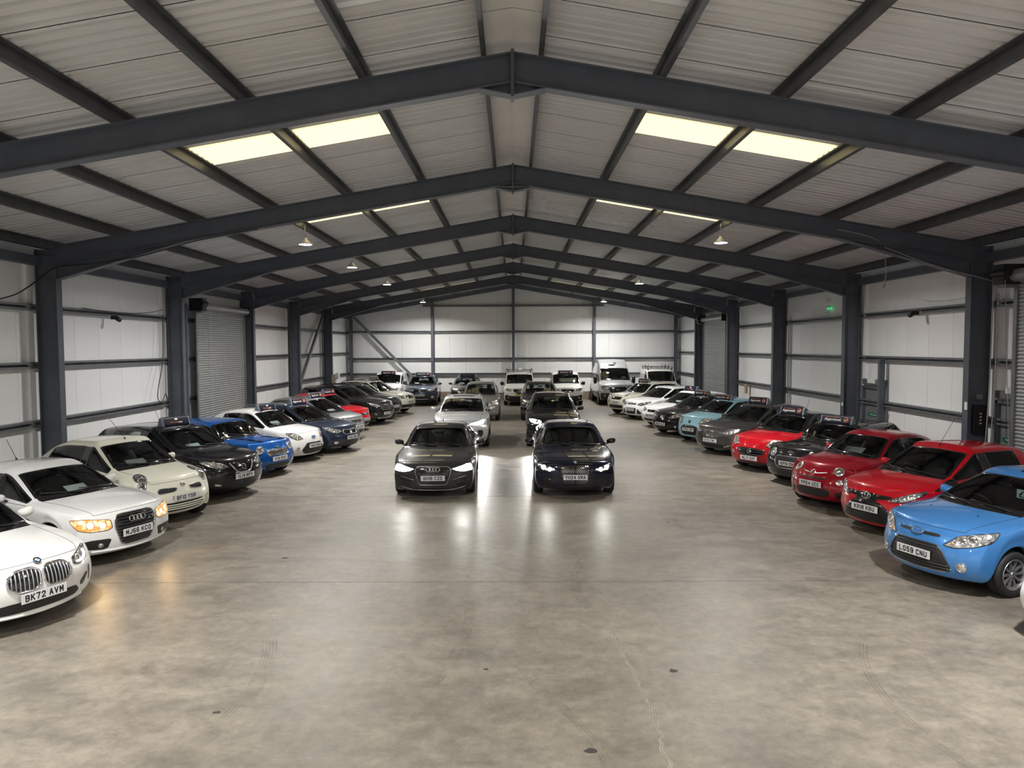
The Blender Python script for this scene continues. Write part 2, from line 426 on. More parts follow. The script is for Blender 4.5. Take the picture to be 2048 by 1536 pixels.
# dark spots and rubber marks on the slabs
spot_m = mat('oil_spot', (0.035, 0.032, 0.028), 0.6)
for (x, y, r_) in ((1.62, 7.08, .05), (-2.70, 6.27, .035), (-.30, 7.12, .03), (.62, 5.64, .05), (2.9, 13.2, .04), (-3.6, 11.0, .06), (-4.1, 16.2, .05), (.95, 16.1, .03)):
    pts = [(x + r_ * rng.uniform(.6, 1.3) * math.cos(t * .628), y + r_ * rng.uniform(.5, 1.1) * math.sin(t * .628), .0012) for t in range(10)]
    MB().add(pts, [tuple(range(10))]).build('oil_spot', spot_m, floor)
def mk_rub():
    m = bpy.data.materials.new('faint_rubber_mark'); m.use_nodes = True; nt = m.node_tree; N = nt.nodes
    b_ = N['Principled BSDF']; b_.inputs['Base Color'].default_value = (.10, .09, .08, 1); b_.inputs['Roughness'].default_value = .5
    n = N.new('ShaderNodeTexNoise'); n.inputs['Scale'].default_value = 5; mr = N.new('ShaderNodeMapRange'); mr.inputs['To Min'].default_value = .0; mr.inputs['To Max'].default_value = .20
    mr.inputs['From Min'].default_value = .35; mr.inputs['From Max'].default_value = .7
    g = N.new('ShaderNodeNewGeometry'); nt.links.new(g.outputs['Position'], n.inputs['Vector']); nt.links.new(n.outputs['Fac'], mr.inputs['Value']); nt.links.new(mr.outputs[0], b_.inputs['Alpha'])
    return m
RUB = mk_rub()
def tyre_mark(cx, cy, r_, a0, a1, lanes):
    for k in range(lanes):
        rr = r_ + k * .035
        pts = [(cx + rr * math.cos(math.radians(a0 + (a1 - a0) * t / 24)), cy + rr * math.sin(math.radians(a0 + (a1 - a0) * t / 24))) for t in range(25)]
        v = []; f = []
        for i_, (x, y) in enumerate(pts):
            d = math.radians(a0 + (a1 - a0) * i_ / 24)
            v += [(x - .010 * math.cos(d), y - .010 * math.sin(d), .0015), (x + .010 * math.cos(d), y + .010 * math.sin(d), .0015)]
            if i_: f.append((2 * i_ - 2, 2 * i_ - 1, 2 * i_ + 1, 2 * i_))
        MB().add(v, f).build('tyre_mark', RUB, floor)
tyre_mark(-6.0, 6.6, 3.4, -12, 22, 5); tyre_mark(-5.6, 8.4, 5.0, -22, 8, 4); tyre_mark(4.5, 9.6, 3.6, 150, 195, 4); tyre_mark(-2.2, 10.5, 3.2, -20, 30, 3); tyre_mark(6.5, 6.2, 3.0, 150, 215, 3)
tyre_mark(-3.2, 4.6, 4.0, 5, 50, 3); tyre_mark(1.5, 12.0, 2.2, 200, 300, 3)

# ---- roof sheets
ceiling = MB()
for s in (-1, 1):
    ceiling.add([(0, BACK_Y, roof_z(0) + 0.09), (s * 11.2, BACK_Y, roof_z(11.2) + 0.09), (s * 11.2, END_Y + .3, roof_z(11.2) + 0.09), (0, END_Y + .3, roof_z(0) + 0.09)], [(0, 1, 2, 3)])
ceiling = ceiling.build('ceiling', ROOFTOP)
tag(ceiling, 'pitched roof of grey ribbed metal sheets on dark purlins', kind='structure')
def sheet_mesh(name, s, x0, x1, mate, drop=0.0):
    prof = []
    for k in range(5):
        y = k * 0.2
        prof += [(y + 0.012 if k == 0 else y, 0.0), (y + 0.080, 0.0), (y + 0.100, 0.055), (y + 0.150, 0.055), (y + 0.170, 0.0)]
    prof.append((0.994, 0.0))
    v = []; f = []
    for i, (y, h) in enumerate(prof):
        for x in (x0, x1):
            v.append((s * x + s * SN.x * h, y, roof_z(x) + SN.z * h - drop))
        if i: f.append((2 * i - 2, 2 * i - 1, 2 * i + 1, 2 * i) if s > 0 else (2 * i, 2 * i + 1, 2 * i - 1, 2 * i - 2))
    return MB().add(v, f).mesh(name, mate)
for s in (-1, 1):
    me = sheet_mesh('roof_sheet', s, 0.28, 10.75, SHEET)
    y = 12.47 - 22
    while y < END_Y:
        inst('roof_sheet', me, ceiling, (0, y, 0)); y += 1.0
# smooth flashing under the ridge
y = BACK_Y
while y < END_Y:
    m = MB(); e = min(y + 2.95, END_Y + .1)
    for s in (-1, 1):
        m.add([(0, y, roof_z(0) - 0.05), (s * 0.36, y, roof_z(.36) - 0.045), (s * 0.36, e, roof_z(.36) - 0.045), (0, e, roof_z(0) - 0.05)], [(0, 1, 2, 3)])
    m.build('ridge_flashing', RIDGEM, ceiling); y += 2.96
# purlins (Z section)
for s in (-1, 1):
    for k, x in enumerate((0.35, 1.98, 3.62, 5.30, 6.96, 8.62, 10.2)):
        d = 0.19; t = 0.012; fl = 0.065
        pr = [(0, 0), (fl, 0), (fl, t), (t, t), (t, d), (-fl, d), (-fl, d - t), (0, d - t)]
        side = Vector((s * SN.z, 0, -SN.x)); up = Vector((s * SN.x, 0, SN.z))
        o = Vector((s * x, 0, rafter_z(x) + 0.004))
        MB().extrude(pr, (o.x, BACK_Y, o.z), (o.x, END_Y, o.z), side, up).build('purlin', PURLIN, ceiling)
# skylights: one pair of translucent sheets per bay and side
SKYM = noisy(mat('translucent_skylight', (0.70, 0.62, 0.42), 0.6, emit=(1.0, 0.84, 0.47), estr=SKYLIGHT_GLOW), 1.5, 0.04)
n_w = 1
for fy in FRAME_Y:
    for s in (-1, 1):
        side = 'left' if s < 0 else 'right'
        for (x0, x1) in ((2.06, 3.56), (3.70, 5.24)):
            me = sheet_mesh('skylight', s, x0, x1, SKYM, 0.02)
            o = inst('window_%d' % n_w, me, None, (0, fy + 1.92, 0)); n_w += 1
            tag(o, 'glowing cream translucent skylight sheet in the roof slope', kind='structure', group='roof skylights')

# ---- portal frames
def i_prof(depth, width, tf=0.02, tw=0.014):
    w, d = width / 2, depth
    return [(-w, 0), (w, 0), (w, tf), (tw / 2, tf), (tw / 2, d - tf), (w, d - tf), (w, d), (-w, d), (-w, d - tf), (-tw / 2, d - tf), (-tw / 2, tf), (-w, tf)]
ordinal = {0: 'nearest in view, crossing the top of the picture', 1: 'second in view, its columns at the picture edges', 2: 'third in view', 3: 'fourth in view', 4: 'fifth in view', 5: 'sixth and last before the far wall'}
FW = 0.19
for i, fy in enumerate(FRAME_Y):
    k = i - 3
    fr = empty('portal_frame', (0, fy, 0))
    lab = 'dark grey steel portal frame, ' + ordinal[k] if k >= 0 else 'dark grey steel portal frame behind the viewpoint'
    tag(fr, lab, 'steel frame', 'steel portal frames')
    for s in (-1, 1):
        topz = rafter_z(COL_X + 0.46)
        MB().extrude(i_prof(0.46, FW), (s * COL_X, 0, 0), (s * COL_X, 0, topz), (0, 1, 0), (s, 0, 0)).build('column', STEEL, fr)
        # web stiffener lines and base plate
        for z in (4.80, 5.30): MB().box((s * (COL_X + .23), 0, z), (0.42, FW - .02, 0.016)).build('stiffener_plate', STEEL, fr)
        MB().box((s * (COL_X + .23), 0, 0.012), (0.56, 0.3, 0.024)).build('base_plate', STEEL, fr)
        xa, xb = 0.0, COL_X
        side = (0, 1, 0); up = Vector((s * SN.x, 0, SN.z)); D = 0.40
        a = Vector((0, 0, RIDGE_Z)) - up * D; b = Vector((s * COL_X, 0, rafter_z(COL_X))) - up * D
        a = a + (b - a).normalized() * 0.02
        MB().extrude(i_prof(D, FW), a, b, side, up).build('rafter', STEEL, fr)
        # tapered haunch at the eaves
        hx0, hz0 = COL_X, 4.80; hx1 = 7.10; hz1 = rafter_z(hx1) - 0.40
        zt = rafter_z(COL_X) - 0.40
        w = 0.007
        v = [(s * hx0, yy, zz) for yy in (-w, w) for zz in (hz0, zt)] + [(s * hx1, yy, hz1) for yy in (-w, w)]
        m = MB().add(v, [(0, 1, 4), (2, 5, 3), (0, 4, 5, 2), (1, 3, 5, 4), (0, 2, 3, 1)])
        m.beam((s * hx0, 0, hz0), (s * hx1, 0, hz1), FW, 0.02)
        m.build('haunch', STEEL, fr)
        # apex stiffener under the ridge
        v = [(s * 0.01, yy, zz) for yy in (-w, w) for zz in (RIDGE_Z - 0.40, RIDGE_Z - 0.56)] + [(s * 0.42, yy, rafter_z(.42) - 0.405) for yy in (-w, w)]
        m = MB().add(v, [(0, 4, 1), (2, 3, 5), (1, 4, 5, 3), (0, 2, 5, 4)])
        m.beam((0, 0, RIDGE_Z - 0.565), (s * 0.44, 0, rafter_z(.44) - 0.405), FW, 0.016)
        m.build('apex_gusset', STEEL, fr)
    MB().box((0, 0, RIDGE_Z - 0.29), (0.045, FW + 0.05, 0.62)).build('apex_plate', STEEL, fr)
    if 0 <= k <= 1:
        bolt = MB().lathe([(0.0, 0.036), (0.016, 0.036), (0.016, 0.02)], 8, 'x').mesh('bolt', PURLIN)
        for yy in (-.07, .07):
            for zz in (0.08, 0.2, 0.34, 0.5):
                for s in (0, 1): inst('bolt', bolt, fr, (0, yy, RIDGE_Z - zz), (0, 0, s * PI))

# ---- side walls
def girt(parent, a, b, inward, z, name='girt'):
    """cold-formed C rail along a wall; inward points into the room"""
    inw = Vector(inward); up = Vector((0, 0, 1))
    pr = [(0, 0), (0.15, 0), (0.15, 0.045), (0.138, 0.045), (0.138, 0.012), (0.012, 0.012), (0.012, 0.128), (0.138, 0.128), (0.138, 0.095), (0.15, 0.095), (0.15, 0.14), (0, 0.14)]
    MB().extrude(pr, Vector(a) + up * (z - 0.07), Vector(b) + up * (z - 0.07), inw, up).build(name, GALV, parent)
GIRT_Z = (1.67, 2.94, 4.19)
for s, nm in ((-1, 'left'), (1, 'right')):
    wall = MB().box((s * (WALL_X + 0.13), (BACK_Y + END_Y) / 2, 2.75), (0.1, END_Y - BACK_Y, 5.5)).build('wall_' + nm, GAP)
    tag(wall, 'white insulated panel side wall on the %s' % nm, kind='structure')
    pm = MB().box((0, 0, 2.75), (0.06, 0.994, 5.46)).mesh('wall_panel', PANEL)
    y = BACK_Y + .5
    while y < END_Y:
        inst('wall_panel', pm, wall, (s * (WALL_X + 0.03), y, 0)); y += 1.0
    for z in GIRT_Z:
        girt(wall, (s * WALL_X, BACK_Y, 0), (s * WALL_X, END_Y, 0), (-s, 0, 0), z)
    MB().beam((s * (WALL_X - .16), BACK_Y, 5.20), (s * (WALL_X - .16), END_Y, 5.20), 0.16, 0.2).build('eaves_beam', STEEL, wall)
    # slim packing posts beside the columns
    for fy in FRAME_Y:
        for d in (-.19, .19):
            if fy > 0: MB().box((s * (WALL_X - .03), fy + d, 2.6), (0.06, 0.1, 5.2)).build('panel_cover_strip', GALV if d > 0 else PANEL, wall)

# ---- far wall
BACKPANEL = mat('white_ribbed_panel', (0.80, 0.805, 0.805), 0.5)
nt = BACKPANEL.node_tree; bb = nt.nodes['Principled BSDF']
g = nt.nodes.new('ShaderNodeNewGeometry'); wv = nt.nodes.new('ShaderNodeTexWave'); wv.bands_direction = 'X'; wv.inputs['Scale'].default_value = 3.2
bp = nt.nodes.new('ShaderNodeBump'); bp.inputs['Strength'].default_value = 0.25; bp.inputs['Distance'].default_value = 0.004
nt.links.new(g.outputs['Position'], wv.inputs['Vector']); nt.links.new(wv.outputs['Fac'], bp.inputs['Height']); nt.links.new(bp.outputs[0], bb.inputs['Normal'])
wall = MB().box((0, END_Y + 0.16, 3.6), (22, 0.1, 7.2)).build('wall_back', GAP)
tag(wall, 'white panelled gable wall at the far end', kind='structure')
x = -11.0
while x < 11.0:
    x1 = x + 0.994
    za, zb = roof_z(x) - .02, roof_z(x1) - .02
    v = [(x, END_Y, 0.5), (x1, END_Y, 0.5), (x1, END_Y, zb), (x, END_Y, za)]
    v += [(p[0], END_Y + 0.08, p[2]) for p in v]
    MB().add(v, [(0, 1, 2, 3), (7, 6, 5, 4), (4, 5, 1, 0), (5, 6, 2, 1), (6, 7, 3, 2), (7, 4, 0, 3)]).build('wall_panel', BACKPANEL, wall)
    x += 1.0
nt = BRICK.node_tree; bt = nt.nodes.new('ShaderNodeTexBrick'); bt.inputs['Scale'].default_value = 1.0
bt.inputs['Brick Width'].default_value = 0.225; bt.inputs['Row Height'].default_value = 0.075; bt.inputs['Mortar Size'].default_value = 0.008
bt.inputs['Color1'].default_value = (0.26, 0.17, 0.11, 1); bt.inputs['Color2'].default_value = (0.17, 0.115, 0.08, 1); bt.inputs['Mortar'].default_value = (0.3, 0.28, 0.25, 1)
g = nt.nodes.new('ShaderNodeNewGeometry'); sx = nt.nodes.new('ShaderNodeSeparateXYZ'); cx = nt.nodes.new('ShaderNodeCombineXYZ')
nt.links.new(g.outputs['Position'], sx.inputs[0]); nt.links.new(sx.outputs[0], cx.inputs[0]); nt.links.new(sx.outputs[2], cx.inputs[1])
nt.links.new(cx.outputs[0], bt.inputs['Vector']); nt.links.new(bt.outputs['Color'], nt.nodes['Principled BSDF'].inputs['Base Color'])
MB().box((0, END_Y + 0.0, 0.25), (21, 0.1, 0.5)).build('brick_plinth', BRICK, wall)
for z in (1.62, 2.58, 4.27, 5.9):
    xx = min(10.4, (RIDGE_Z - .35 - z) / SLOPE)
    girt(wall, (-xx, END_Y, 0), (xx, END_Y, 0), (0, -1, 0), z)
for xx in (-10.15, -5.06, 0, 5.06, 10.15):
    MB().extrude(i_prof(0.22, 0.17), (xx, END_Y - .38, 0), (xx, END_Y - .38, rafter_z(xx) - .1), (1, 0, 0), (0, 1, 0)).build('gable_post', STEEL, wall)
for s in (-1, 1):
    MB().beam((0, END_Y - .22, RIDGE_Z - .12), (s * 10.4, END_Y - .22, rafter_z(10.4) - .12), 0.12, 0.24).build('gable_rafter', STEEL, wall)
def angle_bar(name, a, b, w, parent):
    MB().beam(a, b, w, w * .5, (0, -1, 0.01)).build(name, GALV, parent)
angle_bar('diagonal_brace', (-10.0, END_Y - .3, 5.25), (-6.2, END_Y - .3, 1.35), 0.16, wall)
wl = bpy.data.objects['wall_left']
MB().beam((-10.28, 33.4, 1.0), (-10.28, 38.4, 4.95), 0.15, 0.1, (1, 0, 0)).build('diagonal_brace', GALV, wl)
# wall behind the viewpoint
wb = MB().box((0, BACK_Y - 0.05, 3.8), (22, 0.1, 7.6)).build('wall_front', PANEL)
tag(wb, 'white wall behind the viewpoint', kind='structure')

# ---- roller shutters
def shutter(s, y0, y1, h, label, motor_near=True):
    X = 10.16
    root = empty('roller_shutter', (s * X, (y0 + y1) / 2, 0))
    tag(root, label, 'shutter', 'roller shutters')
    W = y1 - y0; pitch = 0.076
    pr = [(0.0, 0.0), (0.012, 0.008), (0.019, 0.024), (0.020, 0.044), (0.013, 0.062), (0.0, 0.072), (-0.008, 0.072), (-0.008, 0.0)]
    me = MB().extrude(pr, (0, -W / 2, 0), (0, W / 2, 0), (-s, 0, 0), (0, 0, 1)).mesh('slat', SHUTTER)
    fix_normals(me)
    z = 0.06
    while z < h - 0.05:
        inst('slat', me, root, (0, 0, z)); z += pitch
    MB().box((0, 0, 0.03), (0.03, W, 0.06)).build('bottom_rail', GALV, root)
    for e in (-1, 1):
        MB().extrude([(-.03, 0), (.05, 0), (.05, .1), (.035, .1), (.035, .015), (-.03, .015)], (0, e * (W / 2 - .02), 0), (0, e * (W / 2 - .02), h + .1), (-s, 0, 0), (0, e, 0)).build('guide_channel', GALV, root)
    b = MB().lathe([(0.0, -W / 2 - .1), (0.13, -W / 2 - .1), (0.13, W / 2 + .1), (0.0, W / 2 + .1)], 20, 'y').mesh('barrel', SHUTTER, False)
    inst('barrel', b, root, (-s * .1, 0, h + .1))
    e = -1 if motor_near else 1
    m = MB().box((-s * .14, e * (W / 2 + .12), h + .13), (0.42, 0.3, 0.40))
    m.lathe([(0, -.2), (.1, -.2), (.1, .2), (0, .2)], 14, 'y')
    for q in range(len(m.v) - 56, len(m.v)): m.v[q] = (m.v[q][0] - s * .3, m.v[q][1] + e * (W / 2 + .1), m.v[q][2] + h + .16)
    m.build('motor_box', BLACK, root)
    MB().box((-s * .14, e * (W / 2 + .13), h - .1), (0.3, 0.22, 0.06)).build('motor_bracket', GALV, root)
    MB().box((-s * .08, -e * (W / 2 + .1), h + .1), (0.36, 0.06, 0.36)).build('end_plate', BLACK, root)
    MB().tube([(-s * .36, e * (W / 2 - .1), h), (-s * .30, e * (W / 2 - .28), 1.2)], 0.006, 6).build('hand_chain', WHITECABLE, root)
    return root
shutter(-1, 22.75, 26.75, 4.55, 'grey slatted roller shutter in the left wall with black motor box')
shutter(1, 34.0, 37.9, 4.6, 'far grey roller shutter in the right wall beside the last column', False)
shutter(1, 10.6, 14.35, 4.6, 'nearest grey roller shutter at the right picture edge', False)
for s, y in ((-1, 22.35), (-1, 22.1)):
    MB().box((s * 10.3, y, 2.35), (0.10, 0.12, 4.7)).build('door_post', STEEL, wl)

# ---- exit doors in the right wall
wr = bpy.data.objects['wall_right']
def exit_door(n, y0, y1, label, h=2.05):
    X = WALL_X - 0.05
    d = empty('door_%d' % n, (X, (y0 + y1) / 2, 0)); tag(d, label, kind='structure')
    W = y1 - y0
    MB().box((0, 0, h / 2 + .01), (0.05, W - .1, h - .02)).build('leaf', DOORGREY, d)
    m = MB()
    for e in (-1, 1): m.box((-.03, e * W / 2, h / 2 + .04), (0.12, 0.07, h + .08))
    m.box((-.03, 0, h + .045), (0.12, W + .07, 0.07))
    m.build('frame', STEEL, d)
    MB().box((-.08, 0, 1.02), (0.05, W - .2, 0.05)).build('push_bar', SATINCHROME, d)
    sg = MB().box((-.03, 0, 1.30), (0.006, min(.52, W - .15), 0.095)).build('sign', DOORGREEN, d)
    m = MB(); text_into(m, 'Push bar to open', (-.034, -.03, 1.30), (0, -1, 0), (0, 0, 1), (-1, 0, 0), .36, .05)
    m.build('lettering', WHITEINK, sg)
    m = MB(); m.box((0, 0, h + .20), (0.1, W + .2, 0.16)); m.build('lintel', GALV, d)
    return d
# ================================================================== cars
# local frame of a car: x forward, y to its left, z up; origin on the ground under its middle
FH = [0, .28, .56, .78, .86, .91, .955, 1.0]            # columns across bonnet and boot, fraction of half width
LEVEL_W = [0.955, 1.0, 1.0, 0.985, 0.955]               # body side width by level
LEVEL_F = [0.0, 0.20, 0.48, 0.76, 1.0]                  # body side height by level
DEF = dict(L=4.0, W=1.74, H=1.48, fo=.82, wb=2.5, r=.315, pc=.30, wc=.84, nose=.74, cornz=.70, hoodpow=.72,
           fp=[(.15, .74), (.05, .63), (.0, .50), (.02, .35), (.09, .19)], cowl=1.05, cowlz=1.0, wst=1.85, wcv=.20,
           belt=(.97, 1.03), wsw=.80, roofw=.60, sill=.21, rear='hatch', roofend=.42, rearz=1.05, glassb=.16,
           quarter=2, fiveD=True, van=False, roofz=(-.07, -.022, 0, 0, -.012, -.032, -.065, -.11), rp=[(.10, 1.0), (.03, .86), (0, .6), (.02, .4), (.10, .25)], pr=.30,
           flare=0.0, black_roof=False, level=2)

def build_cage(S):
    L, W, H, fo, wb, r = S['L'], S['W'], S['H'], S['fo'], S['wb'], S['r']
    hw = W / 2; R = r + .055; pc, pr = S['pc'], S['pr']
    ra = fo + wb
    xb = fo + wb * (.50 if S['fiveD'] else .58)
    sed = S['rear'] == 'sedan'
    sx = [0] * 19
    sx[0] = pc; sx[2] = fo - R; sx[1] = (pc + sx[2]) / 2 if sx[2] > pc + .06 else pc + .02
    if sx[2] < sx[1] + .02: sx[2] = sx[1] + .03
    sx[3] = fo - .74 * R; sx[4] = fo; sx[5] = fo + .74 * R; sx[6] = fo + R
    xs = [0] * 19
    base = S['cowl'] + S['wcv']; top = S['wst'] + .10
    for i in range(7): xs[i] = pc + (base - pc) * [0, .09, .26, .44, .63, .90, 1][i]
    xs[7] = (base + top) / 2; xs[8] = top; xs[10] = max(xb - .04, top + .12); xs[11] = xs[10] + .10; xs[9] = (xs[8] + xs[10]) / 2
    for i in (7, 8, 9, 10, 11): sx[i] = xs[i]
    sx[7] = max(sx[7], sx[6] + .08); sx[8] = max(sx[8], sx[7] + .1); sx[9] = max(sx[9], sx[8] + .05); sx[10] = max(sx[10], sx[9] + .05); sx[11] = max(sx[11], sx[10] + .05)
    sx[12] = ra - R; sx[13] = ra - .74 * R; sx[14] = ra; sx[15] = ra + .74 * R; sx[16] = ra + R
    sx[18] = L - pr; sx[17] = (sx[16] + sx[18]) / 2
    if sx[17] < sx[16] + .015: sx[17] = sx[16] + .02; sx[18] = max(sx[18], sx[17] + .02)
    for i in range(12, 19): xs[i] = sx[i]
    # centre line
    xc = [0] * 19; zc = [0] * 19
    d0 = S['fp'][0][0]; n0 = S['nose']
    for i, t in enumerate([0, .08, .27, .48, .70, .95, 1]):
        xc[i] = d0 + (S['cowl'] - d0) * t
        zc[i] = n0 + (S['cowlz'] - n0) * (t ** S['hoodpow'])
    rz = S['roofz']
    xc[8] = S['wst']; zc[8] = H + rz[0]; xc[7] = (S['cowl'] + S['wst']) / 2; zc[7] = (S['cowlz'] + zc[8]) / 2 + .03
    for i in range(9, 15): xc[i] = xs[i]; zc[i] = H + rz[min(i - 8, 7)]
    dr = S['rp'][0]
    if sed:
        re = L - S['roofend']
        xc[12] = min(xc[12], re - .25); xc[13] = re; zc[13] = H + rz[5]; xc[15] = L - S['glassb']; zc[15] = S['rearz']
        xc[14] = (xc[13] + xc[15]) / 2; zc[14] = (zc[13] + zc[15]) / 2 + .03
        xc[18] = L - dr[0]; zc[18] = dr[1]
        for i, t in ((16, .35), (17, .75)): xc[i] = xc[15] + (xc[18] - xc[15]) * t; zc[i] = zc[15] + (zc[18] - zc[15]) * t ** 2
        cab = range(7, 15); rearglass = (13, 14); deckrows = (15, 16, 17, 18)
    else:
        re = L - S['roofend']
        xc[15] = re; zc[15] = H + rz[7]
        if xc[14] > re - .1: xc[14] = re - .14
        if xc[13] > xc[14] - .1: xc[13] = xc[14] - .14
        if xc[12] > xc[13] - .1: xc[12] = xc[13] - .14
        xc[17] = L - S['glassb']; zc[17] = S['rearz']; xc[16] = (xc[15] + xc[17]) / 2 + .02; zc[16] = (zc[15] + zc[17]) / 2 + .02
        xc[18] = L - dr[0] * .5; zc[18] = min(dr[1], zc[17] - .03)
        cab = range(7, 17); rearglass = (15, 16); deckrows = (17, 18)
    b0, b1 = S['belt']
    zs = [0] * 19; wsd = [S['wc'], .925, .965, .985, 1, .998, .99, .985, .985, .985, .985, .985, .99, .997, 1, .995, .97, .93, .84]
    for i, t in enumerate([0, .08, .27, .48, .70, .95, 1]):
        zs[i] = S['cornz'] + (b0 - .035 - S['cornz']) * (t ** S['hoodpow'])
    for i in range(7, 19):
        t = (xs[i] - xs[6]) / (xs[18] - xs[6]); zs[i] = b0 + (b1 - b0) * t - .035
    if sed:
        for i in (16, 17, 18): zs[i] = min(zs[i], zc[i] - .02)
    verts = []; idx = {}
    def V(x, y, z):
        verts.append((L / 2 - x, y, z)); return len(verts) - 1
    def deck_pt(i, c):
        f = FH[c]
        k0 = wsd[i] * hw * LEVEL_W[0]
        if i == 0:
            y = f * S['wc'] * hw * LEVEL_W[0]
            return (xc[0] + pc * (f ** 2.4) * (1 - .35 * 0), y, n0 - (n0 - S['cornz']) * f ** 2)
        if i == 5 and c <= 4:
            a6 = deck_pt(6, c); return (a6[0] - .035, a6[1], a6[2] - .009)
        if i < 6 or i in deckrows:
            y = f * k0
            z = zc[i] - (zc[i] - zs[i]) * f ** 2.4
            return (xc[i] + (xs[i] - xc[i]) * f ** 2, y, z)
        belt = zs[i] + .035
        if i == 6:
            ys = [0, .36, .70, 1.0]
            y3 = S['wsw'] * hw
            if c <= 3:
                q = ys[c]; return (xc[6] + S['wcv'] * q ** 2, y3 * q, S['cowlz'] - .03 * q ** 2)
            t = (c - 3) / 4
            return (xc[6] + S['wcv'] + .03 * t, y3 + (k0 - y3) * t, S['cowlz'] - .03 + (zs[6] - S['cowlz'] + .03) * t)
        # cabin row
        if i == 7: wr = (S['wsw'] + S['roofw'] + .05) / 2 * hw; back = .15; crown = .035
        elif i == 8: wr = (S['roofw'] + .035) * hw; back = .10; crown = .04
        else:
            t = max(0, (i - 11) / 5); wr = (S['roofw'] + .03 - .05 * t) * hw; back = 0; crown = .035
            if i >= rearglass[0] - 0: back = -.06
            if i == (14 if sed else 16): wr = wr * .55 + .45 * hw * .74
        xx = xc[i]
        z3 = zc[i] - crown
        if c <= 3:
            q = [0, .38, .74, 1.0][c]; return (xx + back * q ** 2, wr * q, zc[i] - crown * q ** 2.2)
        y6 = k0 - .025; x6 = xs[i]
        if i in (7, 8): x6 = xx + back + .0
        x3 = xx + back
        hgt = z3 - belt
        if c == 4:
            t = min(.16, .07 / max(hgt, .05)) if i != 7 else .22
            return (x3 + (x6 - x3) * t + (.05 if i == 7 else .02 if i == 8 else 0), wr + (y6 - wr) * t + .012, z3 - hgt * t)
        if c == 5: return (x3 + (x6 - x3) * .55, wr + (y6 - wr) * .60 + .016, z3 - hgt * .55)
        if c == 6: return (x6, y6, belt)
        return (xs[i], k0, zs[i])
    for i in range(19):
        for c in range(8):
            x, y, z = deck_pt(i, c)
            idx[('d', i, c)] = V(x, y, z)
            if c: idx[('d', i, -c)] = V(x, -y, z)
    faces = []; reg = []
    def F(q, g): faces.append(q); reg.append(g)
    REG = dict(body=0, bonnet=1, cowl=2, windscreen=3, side_l=4, side_r=5, rear_window=6, roof=7, pillar_l=8, fbump=9, rbump=10, door_l=11, door_r=12, rside_l=13, rside_r=14, rdoor_l=15, rdoor_r=16, boot=17, pillar_r=18, cant_l=19, cant_r=20, apil_l=21, apil_r=22)
    for i in range(18):
        for c in range(-7, 7):
            a = abs(c) if c >= 0 else abs(c + 1)      # inner column of the quad
            left = c >= 0; cant = 'cant_l' if left else 'cant_r'
            g = 'body'
            if i < 5: g = 'bonnet' if a < 3 else 'body'
            elif i == 5: g = 'cowl' if a < 3 else 'body'
            elif i in (6, 7):
                g = 'windscreen' if a < 3 else ('apil_l' if left else 'apil_r') if a == 3 else 'body' if a == 6 else ('side_l' if left else 'side_r')
            elif i in rearglass and a < 3: g = 'rear_window' if not S['van'] else 'body'
            elif i < rearglass[0]:
                if a <= 3: g = 'roof'
                elif a < 6:
                    if i in (8, 9): g = 'side_l' if left else 'side_r'
                    elif S['van']: g = 'body'
                    elif i == 10: g = 'pillar_l' if left else 'pillar_r'
                    elif i - 10 <= S['quarter']: g = 'rside_l' if left else 'rside_r'
                    else: g = cant
            elif i in rearglass and 3 <= a < 6: g = cant
            elif i > rearglass[1] and a < 3: g = 'boot'
            q = (idx[('d', i, c)], idx[('d', i, c + 1)], idx[('d', i + 1, c + 1)], idx[('d', i + 1, c)])
            F(q, REG[g])
    # body side belt: list of top vertices all round with a function for the lower levels
    loop = []
    for c in range(-7, 8): loop.append(('f', c))
    for i in range(1, 18): loop.append(('l', i))
    for c in range(7, -8, -1): loop.append(('b', c))
    for i in range(17, 0, -1): loop.append(('r', i))
    fp, rp = S['fp'], S['rp']
    def zbot(i):
        if i in (3, 5, 13, 15): return r + R * .82
        if i in (4, 14): return r + R * 1.10
        return S['sill']
    def side(i, k, sg):
        wk = wsd[i] * hw
        t = LEVEL_F[k]
        zb = zbot(i)
        z = zs[i] + (zb - zs[i]) * t
        lw = LEVEL_W[k] if k < 4 else (LEVEL_W[4] if i not in (3, 4, 5, 13, 14, 15) else 1.0)
        if i in (2, 3, 4, 5, 6, 12, 13, 14, 15, 16) and k >= 2: wk += S['flare'] * (1 if i in (3, 4, 5, 13, 14, 15) else .4)
        x = xs[i] + (sx[i] - xs[i]) * min(1, t * 1.6)
        if i == 1:
            zf = fp[k][1]; z = .5 * z + .5 * zf if k < 4 else max(fp[4][1], S['sill'])
        if i == 17: z = .5 * z + .5 * rp[k][1]
        if k == 5: return None
        return (x, sg * wk * lw, z)
    def lower(e, k):
        kind, i = e
        if k == 5:
            p = lower(e, 4)
            if kind == 'f': return (p[0] + .14, p[1] * .95, p[2] + .03)
            if kind == 'b': return (p[0] - .14, p[1] * .95, p[2] + .03)
            return (p[0], p[1] * (1 - .09 / abs(p[1])), p[2] + .015)
        if kind == 'f':
            f = FH[abs(i)]; sg = 1 if i >= 0 else -1
            dx, z = fp[k]
            return (dx + pc * f ** 2.4, sg * f * S['wc'] * hw * (LEVEL_W[k] + (.035 if k in (2, 3) else 0)), z)
        if kind == 'b':
            f = FH[abs(i)]; sg = 1 if i >= 0 else -1
            dx, z = rp[k]
            return (L - dx - pr * f ** 2.4, sg * f * .86 * hw * LEVEL_W[k], z)
        return side(i, k, 1 if kind == 'l' else -1)
